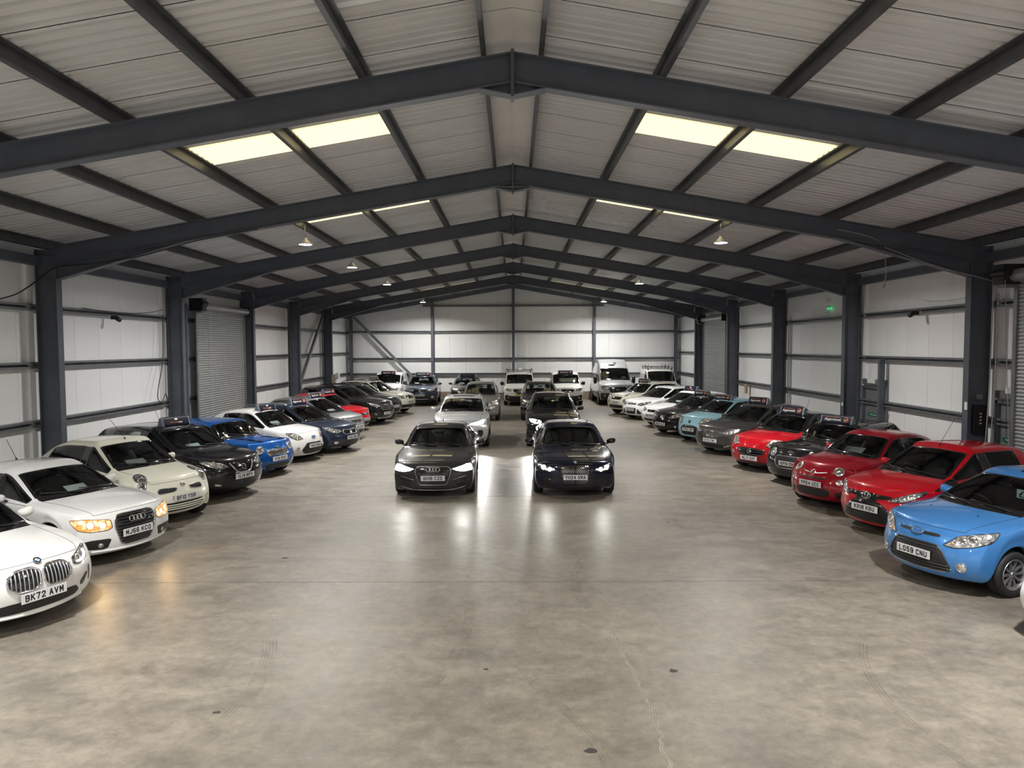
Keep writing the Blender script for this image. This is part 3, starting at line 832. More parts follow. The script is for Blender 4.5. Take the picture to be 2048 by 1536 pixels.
    def topidx(e):
        kind, i = e
        return {'f': lambda: idx[('d', 0, i)], 'l': lambda: idx[('d', i, 7)], 'r': lambda: idx[('d', i, -7)], 'b': lambda: idx[('d', 18, i)]}[kind]()
    n = len(loop); lv = [[topidx(e) for e in loop]]
    for k in range(1, 6):
        lv.append([V(*lower(e, k)) for e in loop])
    for j in range(n):
        e, e2 = loop[j], loop[(j + 1) % n]
        ii = [e[1] if e[0] in 'lr' else None, e2[1] if e2[0] in 'lr' else None]
        for k in range(5):
            g = 'body'
            if e[0] == 'f' and e2[0] == 'f': g = 'fbump'
            elif e[0] == 'b' and e2[0] == 'b': g = 'rbump' if k >= 2 else 'boot'
            elif (e[0] == 'f' or e2[0] == 'f') or (None not in ii and max(ii) <= 2): g = 'fbump' if k >= 1 else 'body'
            elif (e[0] == 'b' or e2[0] == 'b') or (None not in ii and min(ii) >= 16): g = 'rbump' if k >= 2 else 'body'
            elif None not in ii and k < 4:
                lo = min(ii); sdn = e[0]
                if 6 <= lo <= 10 and k < 4: g = 'door_' + sdn
                elif lo == 11 and S['fiveD']: g = 'rdoor_' + sdn
            F((lv[k][j], lv[k + 1][j], lv[k + 1][(j + 1) % n], lv[k][(j + 1) % n]), REG[g])
    return verts, faces, reg, REG

def eval_cages(specs):
    """subdivide every cage (and a coarser copy for the cabin lining) in a single depsgraph pass"""
    tmp = []
    for S in specs:
        v, f, g, REG = build_cage(S); S['REG'] = REG
        for lv in (S['level'], 1):
            me = bpy.data.meshes.new('cage'); me.from_pydata(v, [], f)
            for _ in range(23): me.materials.append(BLACK)
            me.polygons.foreach_set('material_index', g); me.update()
            o = bpy.data.objects.new('cage', me); COL.objects.link(o)
            md = o.modifiers.new('s', 'SUBSURF'); md.levels = lv; md.render_levels = lv; md.boundary_smooth = 'PRESERVE_CORNERS'
            tmp.append((S, lv, o))
    dg = bpy.context.evaluated_depsgraph_get()
    for q, (S, lv, o) in enumerate(tmp):
        me = bpy.data.meshes.new_from_object(o.evaluated_get(dg))
        n = len(me.vertices); co = np.empty(n * 3); me.vertices.foreach_get('co', co); co = co.reshape(-1, 3)
        nr = np.empty(n * 3); me.vertex_normals.foreach_get('vector', nr); nr = nr.reshape(-1, 3)
        m = len(me.polygons); lp = np.empty(m * 4, dtype=np.int32); me.loops.foreach_get('vertex_index', lp)
        mi = np.empty(m, dtype=np.int32); me.polygons.foreach_get('material_index', mi)
        S['hi' if q % 2 == 0 else 'lo'] = (co, lp.reshape(-1, 4), mi, nr)
        bpy.data.meshes.remove(me)
    for S, lv, o in tmp:
        me = o.data; bpy.data.objects.remove(o); bpy.data.meshes.remove(me)

def arr_obj(name, co, quads, material, parent, smooth=True, normals=None):
    used, inv = np.unique(quads, return_inverse=True)
    me = bpy.data.meshes.new(name)
    me.from_pydata(co[used].tolist(), [], inv.reshape(quads.shape).tolist())
    me.materials.append(material)
    if smooth: me.polygons.foreach_set('use_smooth', [True] * len(me.polygons))
    me.update()
    if normals is not None:
        me.normals_split_custom_set_from_vertices(normals[used].tolist())
    o = bpy.data.objects.new(name, me)
    return link(o, parent)

def boundary_loops(quads):
    """closed boundary polylines of a set of quads"""
    ed = {}
    for q in quads:
        for a, b in zip(q, np.roll(q, -1)):
            k = (min(a, b), max(a, b)); ed[k] = ed.get(k, 0) + 1
    adj = {}
    for (a, b), c in ed.items():
        if c == 1: adj.setdefault(a, []).append(b); adj.setdefault(b, []).append(a)
    loops = []; seen = set()
    for s in adj:
        if s in seen: continue
        lp = [s]; seen.add(s); cur = s
        while True:
            nx = [k for k in adj[cur] if k not in seen]
            if not nx: break
            cur = nx[0]; seen.add(cur); lp.append(cur)
        if len(lp) > 3: loops.append(lp)
    return loops

def strip_mesh(mb, P, Nn, w, lift, closed=True):
    """flat ribbon of half width w along P, lifted off the surface"""
    P = np.asarray(P); Nn = np.asarray(Nn)
    if closed: T = np.roll(P, -1, 0) - np.roll(P, 1, 0)
    else: T = np.gradient(P, axis=0)
    B = np.cross(Nn, T); B /= np.maximum(np.linalg.norm(B, axis=1, keepdims=True), 1e-9)
    n = len(P)
    v = np.concatenate([P + B * w + Nn * (lift - .004), P + B * w * .8 + Nn * lift, P - B * w * .8 + Nn * lift, P - B * w + Nn * (lift - .004)])
    f = []
    for i in range(n if closed else n - 1):
        j = (i + 1) % n
        for k in range(3): f.append((k * n + i, (k + 1) * n + i, (k + 1) * n + j, k * n + j))
    mb.add(v.tolist(), f)

class Surf:
    """projects drawn shapes on to a car body"""
    def __init__(s, S):
        s.S = S; co, q, mi, nr = S['hi']
        s.bvh = BVHTree.FromPolygons([Vector(p) for p in co], q.tolist())
        s.xf = S['L'] / 2
    def hit(s, a, b, mode='f'):
        if mode == 'f':
            th = math.atan(a / 1.0); d = Vector((math.cos(th), math.sin(th), 0)); o = Vector((s.xf - 1.0, 0, b)) + d * 4
        elif mode == 't':
            d = Vector((0, 0, 1)); o = Vector((s.xf - a, b, 5))
        else:
            sg = 1 if mode == 'l' else -1
            d = Vector((0, sg, 0)); o = Vector((s.xf - a, sg * 4, b))
        p, n, i, t = s.bvh.ray_cast(o, -d)
        if p is None:
            p, n, i, t = s.bvh.find_nearest(o - d * 3.2)
        if n.dot(d) < 0: n = -n
        return p, n
    def line(s, pts, off, mode='f', step=.025, closed=False):
        out = []
        pp = list(pts) + ([pts[0]] if closed else [])
        for (a0, b0), (a1, b1) in zip(pp[:-1], pp[1:]):
            k = max(1, int(math.hypot(a1 - a0, b1 - b0) / step))
            for j in range(k):
                t = j / k; p, n = s.hit(a0 + (a1 - a0) * t, b0 + (b1 - b0) * t, mode); out.append(p + n * off)
        if not closed:
            p, n = s.hit(*pp[-1], mode); out.append(p + n * off)
        return out

def soften(poly, k=1, q=.22):
    for _ in range(k):
        out = []
        for (a, b) in zip(poly, poly[1:] + poly[:1]):
            out.append((a[0] + (b[0] - a[0]) * q, a[1] + (b[1] - a[1]) * q)); out.append((a[0] + (b[0] - a[0]) * (1 - q), a[1] + (b[1] - a[1]) * (1 - q)))
        poly = out
    return poly
def ellipse(cx, cy, rx, ry, n=20, rot=0.0):
    c, s = math.cos(rot), math.sin(rot)
    return [(cx + rx * math.cos(t) * c - ry * math.sin(t) * s, cy + rx * math.cos(t) * s + ry * math.sin(t) * c) for t in [2 * PI * k / n for k in range(n)]]
def mirror(poly): return [(-a, b) for a, b in reversed(poly)]
def mirror_t(poly): return [(a, -b) for a, b in reversed(poly)]
def resample(poly, step):
    out = []
    for a, b in zip(poly, poly[1:] + poly[:1]):
        k = max(1, int(math.hypot(b[0] - a[0], b[1] - a[1]) / step))
        for j in range(k): out.append((a[0] + (b[0] - a[0]) * j / k, a[1] + (b[1] - a[1]) * j / k))
    return out

def patch_mesh(surf, poly, off=.007, edge=-.003, mode='f', step=.03, rings=(0.0, .3, .6, .86, .97, 1.0), bulge=0.0):
    """fills a drawn outline on the body surface"""
    pl = resample(poly, step)
    A = sum(a[0] * b[1] - b[0] * a[1] for a, b in zip(pl, pl[1:] + pl[:1])) / 2
    cx = sum((a[0] + b[0]) * (a[0] * b[1] - b[0] * a[1]) for a, b in zip(pl, pl[1:] + pl[:1])) / (6 * A)
    cy = sum((a[1] + b[1]) * (a[0] * b[1] - b[0] * a[1]) for a, b in zip(pl, pl[1:] + pl[:1])) / (6 * A)
    mb = MB(); v = []; f = []; n = len(pl)
    p, nn = surf.hit(cx, cy, mode); v.append(p + nn * (off + bulge))
    for t in rings[1:]:
        for a, b in pl:
            p, nn = surf.hit(cx + (a - cx) * t, cy + (b - cy) * t, mode)
            v.append(p + nn * (edge if t == 1.0 else off + bulge * (1 - t * t)))
    for j in range(n):
        f.append((0, 1 + j, 1 + (j + 1) % n))
    for k in range(len(rings) - 2):
        for j in range(n):
            f.append((1 + k * n + j, 1 + (k + 1) * n + j, 1 + (k + 1) * n + (j + 1) % n, 1 + k * n + (j + 1) % n))
    if A < 0: f = [tuple(reversed(q)) for q in f]
    return mb.add(v, f)

def span_at(poly, z, axis=1):
    xs = []
    for a, b in zip(poly, poly[1:] + poly[:1]):
        if (a[axis] - z) * (b[axis] - z) < 0:
            t = (z - a[axis]) / (b[axis] - a[axis]); xs.append(a[1 - axis] + (b[1 - axis] - a[1 - axis]) * t)
    return sorted(xs)

class Car:
    def __init__(s, S, label, pos, yaw_deg, side, cat='car', name='car'):
        """pos: where the number plate stands on the ground plan; yaw: turn away from facing the camera"""
        s.S = S
        a = math.radians(yaw_deg)
        h = Vector((-side * math.sin(a), -math.cos(a), 0))
        o = Vector((pos[0], pos[1], 0)) - h * (S['L'] / 2 - .02)
        s.rz = math.atan2(h.y, h.x)
        s.root = empty(name, o, s.rz)
        tag(s.root, label, cat, 'vehicles parked in the hall')
        s.surf = Surf(S)
        s.P = S['paint']
        s.shell()
        s.wheels()
        s.cabin()
    # ---- painted shell, glass, seams
    def shell(s):
        S = s.S; co, q, mi, nr = S['hi']; R = S['REG']; root = s.root
        P = s.P; roofp = S.get('roofpaint', P); low = S.get('lowpaint', P)
        parts = [('body', 'body', P), ('bonnet', 'bonnet', P), ('cowl', 'scuttle', GLOSSBLACK), ('roof', 'roof', roofp), ('apil_l', 'windscreen_pillar', S.get('pillarpaint', P)), ('apil_r', 'windscreen_pillar', S.get('pillarpaint', P)), ('cant_l', 'roof_pillar', S.get('pillarpaint', P)), ('cant_r', 'roof_pillar', S.get('pillarpaint', P)), ('pillar_l', 'door_pillar', GLOSSBLACK), ('pillar_r', 'door_pillar', GLOSSBLACK),
                 ('fbump', 'front_bumper', S.get('bumppaint', P)), ('rbump', 'rear_bumper', S.get('bumppaint', P)), ('boot', 'tailgate', P),
                 ('door_l', 'door', P), ('door_r', 'door', P), ('rdoor_l', 'door', P), ('rdoor_r', 'door', P)]
        for key, nm, m in parts:
            sel = q[mi == R[key]]
            if not len(sel): continue
            o = arr_obj(nm, co, sel, m, root, True, nr)
            if key in ('bonnet', 'door_l', 'door_r', 'rdoor_l', 'rdoor_r'):
                seam = MB()
                for lp in boundary_loops(sel): strip_mesh(seam, co[lp], nr[lp], .0035, .0015)
                seam.build('panel_seam', SEAM, o, True)
        for key, nm in (('windscreen', 'windscreen'), ('side_l', 'side_window'), ('side_r', 'side_window'), ('rside_l', 'side_window'), ('rside_r', 'side_window'), ('rear_window', 'rear_window')):
            sel = q[mi == R[key]]
            if not len(sel): continue
            o = arr_obj(nm, co, sel, GLASS, root, True, nr); seal = MB()
            for lp in boundary_loops(sel):
                strip_mesh(seal, co[lp], nr[lp], .020 if key == 'windscreen' else .013, .003)
            seal.build('window_seal', GLOSSBLACK, o, True)
        # dark lining just inside the shell
        co2, q2, mi2, nr2 = S['lo']
        glass = [R[k] for k in ('windscreen', 'side_l', 'side_r', 'rside_l', 'rside_r', 'rear_window')]
        cc = co2[q2].mean(1)
        keep = ~np.isin(mi2, glass) & (cc[:, 0] < S['L'] / 2 - S['cowl'] + .12) & (cc[:, 2] > S['sill'] + .03)
        arr_obj('cabin_lining', co2 - nr2 * .03, q2[keep], TRIM, root, True)
    # ---- wheels, arches, floor
    def wheels(s):
        S = s.S; r = S['r']; L, W, fo, wb = S['L'], S['W'], S['fo'], S['wb']
        tw = .195 * (1.1 if W > 1.82 else 1.0)
        tyre, rim = wheel_meshes(S.get('rim', 'spoke5'), S.get('rimmat', ALLOY))
        for ax in (fo, fo + wb):
            for sg in (1, -1):
                y = sg * (W / 2 - tw / 2 - .025 + S['flare'] * .5)
                w = inst('wheel', rim, s.root, (L / 2 - ax, y, r), (0, 0, 0 if sg > 0 else PI), (r / .315, tw / .195, r / .315))
                inst('tyre', tyre, w)
        m = MB()
        m.box((0, 0, S['sill'] + .11), (L - 1.1, W - .52, .20))
        m.box((L / 2 - fo / 2 - .12, 0, .42), (fo * .55, W * .55, .34))
        m.box((0, 0, S['sill'] + .16), (wb - 2 * r - .2, W - .22, .26))
        for ax in (fo, fo + wb):
            m.box((L / 2 - ax, 0, .44), (r * 1.7, W - .56, .40))
        m.build('underbody', mat('underbody_black', (0.008, 0.008, 0.008), 0.9), s.root)
    def cabin(s):
        S = s.S; L, W, H = S['L'], S['W'], S['H']
        xw = L / 2 - S['cowl']; b0 = S['belt'][0]
        dz = b0 - .07
        m = MB().ellipsoid((xw - .28, 0, dz - .14), (.42, W * .40, .17), 16, 8); m.build('dashboard', DASH, s.root, True)
        y = -W * .20; xd = xw - .62
        ring = []
        for k in range(24):
            a = 2 * PI * k / 24; ring.append((xd - .03 + .10 * math.sin(a), y + .18 * math.cos(a), dz + .02 + .155 * math.sin(a)))
        sw = MB().tube(ring, .015, 6, True); sw.ellipsoid((xd, y, dz + .01), (.04, .06, .055), 8, 6); sw.beam((xd, y - .16, dz + .01), (xd, y + .16, dz + .01), .03, .02)
        sw.build('steering_wheel', BLACK, s.root, True)
        xs = xw - 1.15
        for sy in (-1, 1):
            m = MB(); yy = sy * W * .205
            M = Matrix.Rotation(math.radians(-16), 3, 'Y')
            m.ellipsoid((xs - .12, yy, b0 - .08), (.10, .24, .36), 12, 8, 0, M)
            m.ellipsoid((xs + .18, yy, b0 - .46), (.32, .25, .11), 12, 6)
            m.build('seat', SEAT, s.root, True)
            MB().ellipsoid((xs - .23, yy, b0 + .32), (.055, .13, .09), 10, 6).build('headrest', SEAT, s.root, True)
        if not S['van']:
            m = MB().ellipsoid((xs - 1.02, 0, b0 - .10), (.12, W * .36, .30), 14, 8); m.build('rear_seat', SEAT, s.root, True)
        # mirror inside the windscreen
        MB().ellipsoid((L / 2 - S['wst'] + .16, 0, H - .20), (.025, .12, .035), 10, 6).build('rear_view_mirror', BLACK, s.root, True)
        # wipers
        for k, (y0, y1, up) in enumerate(((.52, -.06, .10), (-.02, -.58, .12))):
            pts = []
            for t in np.linspace(0, 1, 8):
                yy = (y0 + (y1 - y0) * t) * W / 1.74; xx = S['cowl'] - .01 + (yy / (S['wsw'] * W / 2)) ** 2 * S['wcv'] + .03 + up * t * .8
                p, n = s.surf.hit(xx, yy, 't'); pts.append(p + n * (.014 if t > 0 else .006))
            MB().tube(pts, .009, 5).build('wiper', BLACK, s.root, True)
    def mirrors(s, m=None, big=.88, tall=1.0, wide=1.0):
        S = s.S; W = S['W']; x = S['L'] / 2 - S['cowl'] - S['wcv'] - (.34 if S['van'] else .50); z = S['belt'][0] + .06 * big
        for sg in (1, -1):
            mb = MB(); cy = sg * (W / 2 + .085 * big * wide + .03 * (1 - wide))
            sp = lambda t, e: math.copysign(abs(t) ** e, t)
            v = []; f = []; nu, nv = 18, 10
            for i in range(nv + 1):
                ph = -PI / 2 + PI * i / nv
                for j in range(nu):
                    a = 2 * PI * j / nu
                    px = .10 * sp(math.cos(ph), .7) * sp(math.cos(a), .8); py = .125 * wide * sp(math.cos(ph), .7) * sp(math.sin(a), .7); pz = .072 * tall * sp(math.sin(ph), .75)
                    px = max(px, -.025)                       # flat side carries the glass
                    pz *= 1 - .18 * (py * -sg / .125)          # taller outboard
                    v.append((x + px * big - abs(py) * .15, cy + py * big, z + pz * big + .012 * (py * sg / .125)))
            for i in range(nv):
                for j in range(nu): f.append((i * nu + j, i * nu + (j + 1) % nu, (i + 1) * nu + (j + 1) % nu, (i + 1) * nu + j))
            mb.add(v, f)
            h = mb.build('mirror', m or s.P, s.root, True)
            mb = MB().beam((x + .01, sg * (W / 2 - .05), z - .07), (x, cy - sg * .04, z - .03), .06, .03); mb.build('mirror_arm', BLACK, h)
            mb = MB().ellipsoid((x - .034, cy, z), (.004, .10 * big * wide, .055 * big * tall), 12, 6); mb.build('mirror_glass', CHROME, h, True)
    def antenna(s, back=.25, ln=.5, lean=.55):
        S = s.S; p, n = s.surf.hit(S['wst'] + back, 0, 't')
        m = MB().tube([p, p + Vector((-.02, 0, .03))], [.02, .010], 8); m.tube([p + Vector((-.02, 0, .03)), p + Vector((-ln * lean, 0, ln * math.sqrt(max(.05, 1 - lean * lean))))], .0045, 5)
        m.build('antenna', BLACK, s.root)
    def fin(s):
        S = s.S; x = S['L'] - S['roofend'] - .2; p, n = s.surf.hit(x, 0, 't')
        MB().add([p + Vector((.09, 0, -.01)), p + Vector((-.07, .02, -.01)), p + Vector((-.07, -.02, -.01)), p + Vector((-.06, 0, .06))], [(0, 1, 3), (0, 3, 2), (1, 2, 3)]).build('antenna_fin', s.P, s.root)
    def rails(s, m=None):
        S = s.S
        for sg in (1, -1):
            pts = []
            for t in np.linspace(0, 1, 9):
                x = S['wst'] + .25 + (S['L'] - S['roofend'] - S['wst'] - .35) * t
                p, n = s.surf.hit(x, sg * (S['roofw'] - .05) * S['W'] / 2, 't'); pts.append(p + Vector((0, 0, .045 if 0 < t < 1 else -.005)))
            MB().tube(pts, .016, 6).build('roof_rail', m or SATINCHROME, s.root, True)
    # ---- drawn-on pieces
    def patch(s, name, m, poly, off=.007, soft=1, both=False, mode='f', parent=None, edge=-.003, bulge=0.0, step=.03, q=.13):
        poly = soften(poly, soft, q) if soft else poly
        out = []
        for k in range(2 if both else 1):
            pl = poly if k == 0 else (mirror(poly) if mode == 'f' else mirror_t(poly) if mode == 't' else poly)
            md = mode if k == 0 or mode in 'ft' else ('r' if mode == 'l' else 'l')
            out.append(patch_mesh(s.surf, pl, off, edge, md, step, bulge=bulge).build(name, m, parent or s.root, True))
        return out
    def outline(s, name, m, poly, r=.008, soft=1, both=False, parent=None, off=.004, closed=True, mode='f', q=.13):
        poly = soften(poly, soft, q) if soft and closed else poly
        out = []
        for k in range(2 if both else 1):
            pl = poly if k == 0 else (mirror(poly) if mode == 'f' else mirror_t(poly))
            pr = parent[k] if isinstance(parent, list) else (parent or s.root)
            out.append(MB().tube(s.surf.line(pl, off, mode, .025, closed), r, 6, closed).build(name, m, pr, True))
        return out
    def bars(s, name, m, poly, zs, r, parent, off=.010, axis=1, soft=1, flat=1.0, inset=.0):
        pl = soften(poly, soft) if soft else poly
        for z in zs:
            xs = span_at(pl, z, axis)
            if len(xs) < 2: continue
            a, b = xs[0] + inset, xs[-1] - inset
            pts = [(a, z), (b, z)] if axis == 1 else [(z, a), (z, b)]
            MB().tube(s.surf.line(pts, off, 'f', .04), r, 6).build(name, m, parent, True)
    def headlight(s, poly, m=None, lamps=(), on=None, soft=1, trim=True, drl=None, q=.10, ind=None, mode='f'):
        """lamps: (s, z, radius) of the round reflectors inside"""
        if soft:                                  # sweep the outer end along the wing, below the bonnet edge
            ca = sum(a for a, b in poly) / len(poly); cb = sum(b for a, b in poly) / len(poly)
            pl = []
            for a, b in poly:
                a = max(ca + (a - ca) * 1.13, poly[0][0] - .02); b = cb + (b - cb) * 1.15
                a = a + .45 * max(0.0, a - .72)
                while b > .4 and s.surf.hit(a, b)[1].z > .80: b -= .008
                pl.append((a, b))
            poly = pl
            lamps = [(a + .45 * max(0.0, a - .72), b, r_) for a, b, r_ in lamps]
        else: trim = False
        hs = s.patch('headlight', m or LENS, poly, .010, soft, True, bulge=.006, step=.025, q=q, mode=mode)
        if trim: s.outline('lamp_surround', BLACK, poly, .006, soft, True, hs, .003, q=q)
        for k, h in enumerate(hs):
            sg = 1 if k == 0 else -1
            for (a, b, rr) in lamps:
                p, n = s.surf.hit(sg * a, b) if mode == 'f' else s.surf.hit(a, sg * b, mode)
                s.disc('reflector', p + n * .013, n, rr, CHROME if on is None else on, h, dome=.14, ring=True)
            if ind:
                p, n = s.surf.hit(sg * ind[0], ind[1]); s.disc('indicator_bulb', p + n * .015, n, ind[2], INDICATOR, h, dome=.5)
            if drl: MB().tube(s.surf.line([(sg * a, b) for a, b in drl], .019, 'f', .03), .012, 6).build('running_light', LAMPON, h, True)
        return hs
    def frame_at(s, a, b, mode='f'):
        p, n = s.surf.hit(a, b, mode)
        r = Vector((0, 0, 1)).cross(n)
        if r.length < 1e-4: r = Vector((0, 1, 0))
        r.normalize(); u = n.cross(r).normalized()
        return p, n, r, u                     # r: to the viewer's right when facing the car = car's -y ... see text_into callers
    def disc(s, name, p, n, rad, m, parent, dome=.2, ring=False, flat=1.0):
        up = Vector((0, 0, 1)); r = up.cross(n).normalized(); u = n.cross(r)
        v = [p + n * rad * dome]; f = []; N_ = 16
        for k, (q, h) in enumerate(((.55, .8), (.9, .25), (1.0, -.1))):
            for j in range(N_):
                a = 2 * PI * j / N_; v.append(p + (r * math.cos(a) + u * math.sin(a) * flat) * rad * q + n * rad * dome * h)
        for j in range(N_): f.append((0, 1 + j, 1 + (j + 1) % N_))
        for k in range(2):
            for j in range(N_): f.append((1 + k * N_ + j, 1 + (k + 1) * N_ + j, 1 + (k + 1) * N_ + (j + 1) % N_, 1 + k * N_ + (j + 1) % N_))
        mb = MB().add(v, f)
        o = mb.build(name, m, parent, True)
        if ring:
            MB().tube([p + (r * math.cos(2 * PI * j / 18) + u * math.sin(2 * PI * j / 18) * flat) * rad * 1.08 for j in range(18)], rad * .10, 6, True).build('bezel', SATINCHROME, o.parent, True)
        return o
    def fog(s, a, b, rad=.045, surround=None, m=None):
        for sg in (1, -1):
            p, n = s.surf.hit(sg * a, b)
            h = s.disc('fog_light', p + n * .004, n, rad, m or LENS, s.root, .25)
            MB().tube([p + n * .006 + (Vector((0, 0, 1)).cross(n).normalized() * math.cos(2 * PI * j / 18) + n.cross(Vector((0, 0, 1)).cross(n).normalized()) * math.sin(2 * PI * j / 18)) * rad * 1.15 for j in range(18)], rad * .16, 6, True).build('bezel', CHROME, h, True)
    def plate(s, text, z, tilt=0.0, yellow=False, off=.020, w=.52):
        S = s.S
        xm = max(s.surf.hit(a, z + dz)[0].x for a in (-.2, 0, .2) for dz in (-.045, 0, .045)) + off
        t = math.radians(tilt)
        n = Vector((math.cos(t), 0, math.sin(t))); u = Vector((-math.sin(t), 0, math.cos(t))); c = Vector((xm, 0, z))
        v = []
        for dd in (-.006, 0.004):
            for a, b in ((-w / 2, -.056), (w / 2, -.056), (w / 2, .056), (-w / 2, .056)): v.append(c + n * dd + Vector((0, a, 0)) + u * b)
        pl = MB().add(v, [(4, 5, 6, 7), (0, 3, 2, 1), (0, 1, 5, 4), (1, 2, 6, 5), (2, 3, 7, 6), (3, 0, 4, 7)]).build('number_plate', PLATEY if yellow else PLATE, s.root)
        MB().box(c - n * .028, (.044, w * .92, .085)).build('plate_holder', BLACK, pl)
        if text:
            mb = plate_text(MB(), text, c + n * .0052, (0, 1, 0), u, n, .078)
            tag(mb.build('plate_lettering', INK, pl), kind='stuff')
        return pl
    def paper(s, y=-.25, w=.30, d=.2, m=None):
        """sales leaflet lying just behind the foot of the windscreen"""
        S = s.S; v = []
        for dd in (-.018, -.022):
            for xx, yy in ((.05, -w / 2), (.05, w / 2), (.05 + d * .8, w / 2), (.05 + d * .8, -w / 2)):
                yc = y + yy; x0 = S['cowl'] + S['wcv'] * (yc / (S['wsw'] * S['W'] / 2)) ** 2
                p, n = s.surf.hit(x0 + xx, yc, 't'); v.append(p + n * dd)
        MB().add(v, [(0, 1, 2, 3), (7, 6, 5, 4), (0, 4, 5, 1), (1, 5, 6, 2), (2, 6, 7, 3), (3, 7, 4, 0)]).build('windscreen_leaflet', m or PAPER, s.root)
    def ringset(s, z, k=4, rad=.058, dx=.082, m=None, parent=None, off=.02):
        p, n, r, u = s.frame_at(0, z); mb = MB()
        for i in range(k):
            c = p + n * (off + .004 * (i % 2)) + r * ((i - (k - 1) / 2) * dx)
            mb.tube([c + (r * math.cos(2 * PI * j / 22) + u * math.sin(2 * PI * j / 22)) * rad for j in range(22)], .0075, 6, True)
        return mb.build('badge', m or CHROME, parent or s.root, True)
    def badge(s, kind, z, rad=.05, parent=None, off=.012):
        p, n, r, u = s.frame_at(0, z); p = p + n * off; parent = parent or s.root
        def ell(cx, cy, rx, ry, rot=0.0, nn=26):
            out = []
            for j in range(nn):
                t = 2 * PI * j / nn; a, b = rx * math.cos(t), ry * math.sin(t)
                out.append(p + r * (cx + a * math.cos(rot) - b * math.sin(rot)) + u * (cy + a * math.sin(rot) + b * math.cos(rot)))
            return out
        def plaque(rx, ry, m, name, d=.006, par=parent):
            ring = ell(0, 0, rx, ry); v = [q + n * d for q in ring] + [q - n * .02 for q in ring]; k = len(ring)
            return MB().add(v, [tuple(range(k))] + [(j, j + k, (j + 1) % k + k, (j + 1) % k) for j in range(k)]).build(name, m, par)
        if kind == 'roundel':
            b = plaque(rad, rad, GLOSSBLACK, 'badge'); mb = MB(); blue = MB()
            for k4 in range(4):
                a0 = k4 * PI / 2; v = [p + n * .0075] + [p + n * .0075 + (r * math.cos(a0 + t * PI / 16) + u * math.sin(a0 + t * PI / 16)) * rad * .62 for t in range(9)]
                (mb if k4 % 2 else blue).add(v, [(0, i, i + 1) for i in range(1, 9)])
            mb.build('quarter', PAPER, b); blue.build('quarter', mat('badge_blue', (0.03, 0.16, 0.45), 0.3), b)
            MB().tube([q + n * .006 for q in ell(0, 0, rad, rad)], rad * .08, 6, True).build('rim', CHROME, b, True)
        elif kind == 'oval':
            b = plaque(rad * 1.9, rad * .85, mat('badge_blue', (0.03, 0.16, 0.45), 0.3) if not s.S.get('darkbadge') else GLOSSBLACK, 'badge')
            MB().tube([q + n * .006 for q in ell(0, 0, rad * 1.9, rad * .85)], rad * .13, 6, True).build('rim', CHROME, b, True)
            mb = MB(); text_into(mb, 'Ford', p + n * .006, r, u, n, rad * 2.3, rad * .8, .002); mb.build('lettering', CHROME, b)
        elif kind == 'toyota':
            b = MB().tube(ell(0, 0, rad * 1.35, rad * .95), rad * .14, 6, True).build('badge', CHROME, parent, True)
            mb = MB().tube(ell(0, .1 * rad, rad * .5, rad * .82), rad * .10, 6, True); mb.tube(ell(0, rad * .42, rad * .95, rad * .38), rad * .10, 6, True); mb.build('inner_rings', CHROME, b, True)
        elif kind == 'ringbar':
            b = MB().tube(ell(0, 0, rad, rad), rad * .16, 6, True).build('badge', CHROME, parent, True)
            MB().beam(p - r * rad * 1.25, p + r * rad * 1.25, .02, rad * .42, u).build('bar', CHROME, b)
        elif kind == 'disc':
            b = plaque(rad, rad, s.S.get('badgemat', CHROME), 'badge')
            MB().tube([q + n * .006 for q in ell(0, 0, rad, rad)], rad * .14, 6, True).build('rim', CHROME, b, True)
            mb = MB().beam(p + n * .008 - r * rad * .6 + u * rad * .1, p + n * .008 + r * rad * .6 - u * rad * .1, .006, rad * .28, n); mb.build('emblem', SATINCHROME, b)
        elif kind == 'griffin':
            b = MB().tube(ell(0, 0, rad, rad), rad * .13, 6, True).build('badge', CHROME, parent, True)
            mb = MB()
            mb.tube([p + r * (-rad) + u * rad * .1, p - r * rad * .3 + u * rad * .12, p + r * rad * .2 - u * rad * .12, p + r * rad - u * rad * .1], rad * .13, 6)
            mb.build('emblem', CHROME, b, True)
        elif kind == 'wings':
            b = plaque(rad * .55, rad * .55, GLOSSBLACK, 'badge'); mb = MB()
            for sg in (-1, 1): mb.tube([p + n * .004 + r * sg * rad * .6, p + n * .004 + r * sg * rad * 1.7 + u * rad * .12], [rad * .22, rad * .06], 6)
            mb.tube([q + n * .006 for q in ell(0, 0, rad * .55, rad * .55)], rad * .1, 6, True); mb.build('wings', CHROME, b, True)
        elif kind == 'slant':
            b = MB().tube(ell(0, 0, rad * 1.2, rad * .85), rad * .12, 6, True).build('badge', CHROME, parent, True)
            mb = MB()
            for sg in (-1, 1): mb.tube([p + r * (sg * rad * .45 - rad * .12) - u * rad * .5, p + r * (sg * rad * .45 + rad * .12) + u * rad * .5], rad * .1, 6)
            mb.tube([p - r * rad * .45, p + r * rad * .45], rad * .1, 6); mb.build('letter', CHROME, b, True)
        elif kind == 'bolt':
            b = MB().tube(ell(0, 0, rad, rad), rad * .13, 6, True).build('badge', CHROME, parent, True)
            MB().tube([p - r * rad * 1.2 + u * rad * .0, p - r * rad * .1 + u * rad * .1, p + r * rad * .1 - u * rad * .1, p + r * rad * 1.2], rad * .13, 6).build('emblem', CHROME, b, True)
        elif kind == 'chevron':
            b = plaque(rad * .9, rad * .9, s.S.get('badgemat', s.P), 'badge'); mb = MB()
            for k in (0, 1): mb.tube([p + n * .008 - r * rad * .55 + u * (k * rad * .5 - rad * .5), p + n * .008 + u * (k * rad * .5), p + n * .008 + r * rad * .55 + u * (k * rad * .5 - rad * .5)], rad * .12, 6)
